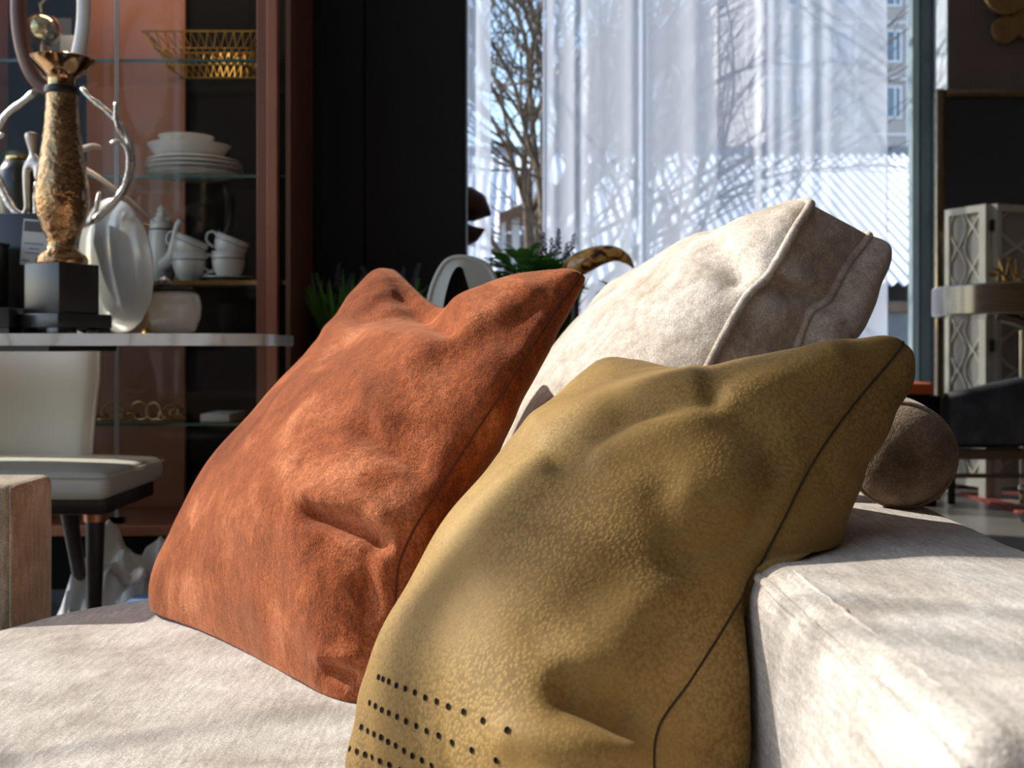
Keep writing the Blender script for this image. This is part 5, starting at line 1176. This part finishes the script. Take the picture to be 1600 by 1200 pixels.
# bare trees
def bare_tree(name_label, base, height, seed, lean=(0, 0), spread=0.5, r0=0.09, levels=5, nb=3):
    rr = random.Random(seed); segs = []; trunk = []
    def grow(p, d, L_, r, lev):
        n = 5; pts = [np.array(p)]; q = np.array(p); dd = np.array(d)
        for i in range(n):
            dd = dd + np.array([rr.gauss(0, 0.13), rr.gauss(0, 0.13), rr.gauss(0.03, 0.08)]); dd /= np.linalg.norm(dd); q = q + dd * L_ / n; pts.append(q.copy())
        (trunk if lev == 0 else segs).append(tube(pts, np.linspace(r, r * 0.62, n + 1), 6 if lev < 2 else 4))
        if lev >= levels: return
        for k in range(nb if lev else nb + 3):
            t = 0.35 + 0.65 * (k + rr.random()) / (nb if lev else nb + 3); i = min(int(t * n), n); a = rr.random() * 6.283
            nd = dd + spread * 1.3 * np.array([math.cos(a), math.sin(a), rr.gauss(0.1, 0.35)]); nd /= np.linalg.norm(nd); grow(pts[i], nd, L_ * rr.uniform(0.55, 0.78), r * 0.55, lev + 1)
        if lev: grow(pts[-1], dd, L_ * 0.7, r * 0.6, lev + 1)
    t = thing('tree', name_label, 'tree', base, 'bare winter trees')
    d = np.array([lean[0], lean[1], 1.0]); grow(np.array(base, float), d / np.linalg.norm(d), height * 0.42, r0, 0)
    part(t, 'trunk', join(*trunk), MAT['bark']); b_ = part(t, 'branches', join(*segs), MAT['bark'], sharp=180); b_['kind'] = 'stuff'
    return t
bare_tree('bare branching tree standing in the curtain gap left of the window', (PX(790, 9.0), 9.0, -0.2), 6.0, 4, (0.10, 0.0), 0.62, 0.075, 5, 3)
bare_tree('second bare tree behind the first, in the curtain gap', (PX(835, 10.5), 10.5, -0.2), 6.5, 9, (-0.08, 0), 0.6, 0.07, 5, 3)
bare_tree('bare tree behind the sheer curtain, in front of the cream bays', (PX(1090, 12.5), 12.5, -0.2), 6.5, 17, (0.12, 0), 0.45, 0.05, 4, 2)
bare_tree('slender bare tree behind the sheer curtain, left of the window bar', (PX(905, 12.5), 12.5, -0.2), 6.5, 23, (0.12, 0), 0.45, 0.045, 4, 2)

# tree beside the glazed shop front: one limb throws the soft band of shade over the olive cushion
lt = thing('tree', 'leaning bare tree outside the glazed shop front, left of the sofa', 'tree', (-3.4, -0.6, -0.2), 'bare winter trees')
def on_olive(px, py):
    d = Vector(P(px, py, 1.0)) - Vector((0, 0, CZ)); return bv.ray_cast(Vector((0, 0, CZ)), d.normalized())[0]
hits = [on_olive(*q) for q in ((930, 690), (740, 900), (630, 1080))]
limb = [np.array(h) - np.array(SUN_DIR) * 3.75 for h in hits]
dv = (limb[0] - limb[2]); dv /= np.linalg.norm(dv)
ctl = [np.array([-3.4, -0.6, 1.0]), limb[2] - dv * 0.25, limb[2], limb[1], limb[0], limb[0] + dv * 0.8, limb[0] + dv * 1.8 + np.array([0, 0, 0.3])]
part(lt, 'limb', tube(crv(ctl, 40), np.linspace(0.03, 0.019, 40), 10), MAT['bark'])
part(lt, 'trunk', tube(crv([(-3.4, -0.6, -0.2), (-3.42, -0.62, 0.6), (-3.4, -0.6, 1.2), (-3.5, -0.9, 2.6), (-3.6, -1.0, 4.5)], 20), np.linspace(0.09, 0.05, 20), 12), MAT['bark'])
rr = random.Random(31); tw = []
for k in range(16):
    t = rr.random(); p0 = limb[0] + dv * (-1.0 + 2.6 * t); d = np.array([rr.gauss(0, 0.3), rr.gauss(0, 0.8), rr.gauss(0.3, 0.6)]); d /= np.linalg.norm(d)
    tw.append(tube(crv([p0, p0 + d * 0.3 + np.array([0, 0, 0.03]), p0 + d * 0.7], 8), np.linspace(0.007, 0.003, 8), 5))
part(lt, 'twigs', join(*tw), MAT['bark'])['kind'] = 'stuff'
# ------------------------------------------------------------------ shop lamps
MAT['lamp_on'] = simple('lamp_diffuser', (0.9, 0.85, 0.75), 0.5)
b_ = MAT['lamp_on'].node_tree.nodes['Principled BSDF']; b_.inputs['Emission Color'].default_value = (1.0, 0.80, 0.58, 1); b_.inputs['Emission Strength'].default_value = 8
for k, (x, y, e, lab) in enumerate(((-1.2, 2.0, 45, 'ceiling downlight above the marble table'), (0.0, 2.95, 45, 'ceiling downlight above the hidden dining table'), (2.9, 5.6, 190, 'ceiling downlight above the round walnut table'),
                                    (1.6, 4.0, 60, 'ceiling downlight in front of the window'), (3.4, 3.4, 70, 'ceiling downlight near the right wall'))):
    cl = thing('ceiling_light', lab, 'lamp', (x, y, RZ - 0.05), 'ceiling downlights')
    part(cl, 'housing', lathe([(0.085, 0.0), (0.09, 0.0), (0.09, 0.05), (0.085, 0.05)], (x, y, RZ - 0.05), 28), MAT['blackmetal']); part(cl, 'diffuser', lathe([(0.0005, 0.01), (0.083, 0.01), (0.083, 0.016), (0.0005, 0.016)], (x, y, RZ - 0.05), 28), MAT['lamp_on'])
    ld = bpy.data.lights.new('downlight', 'AREA'); ld.shape = 'DISK'; ld.size = 0.15; ld.energy = e; ld.color = (1.0, 0.82, 0.62)
    lo = bpy.data.objects.new('downlight', ld); COL.objects.link(lo); lo.parent = cl; lo.location = (0, 0, 0.002)
cs = part(cab, 'light_strip', box(CXL + 0.1, CXR - 0.1, 3.07, 3.085, CT - 0.045, CT - 0.031), MAT['lamp_on'])
ld = bpy.data.lights.new('cabinet_light', 'AREA'); ld.shape = 'RECTANGLE'; ld.size = 0.7; ld.size_y = 0.012; ld.energy = 4; ld.color = (1.0, 0.84, 0.66)
lo = bpy.data.objects.new('cabinet_light', ld); COL.objects.link(lo); lo.parent = cab; lo.location = Vector((-1.05, 3.078, CT - 0.047)) - cab.location; lo.rotation_euler = (math.radians(-12), 0, 0)
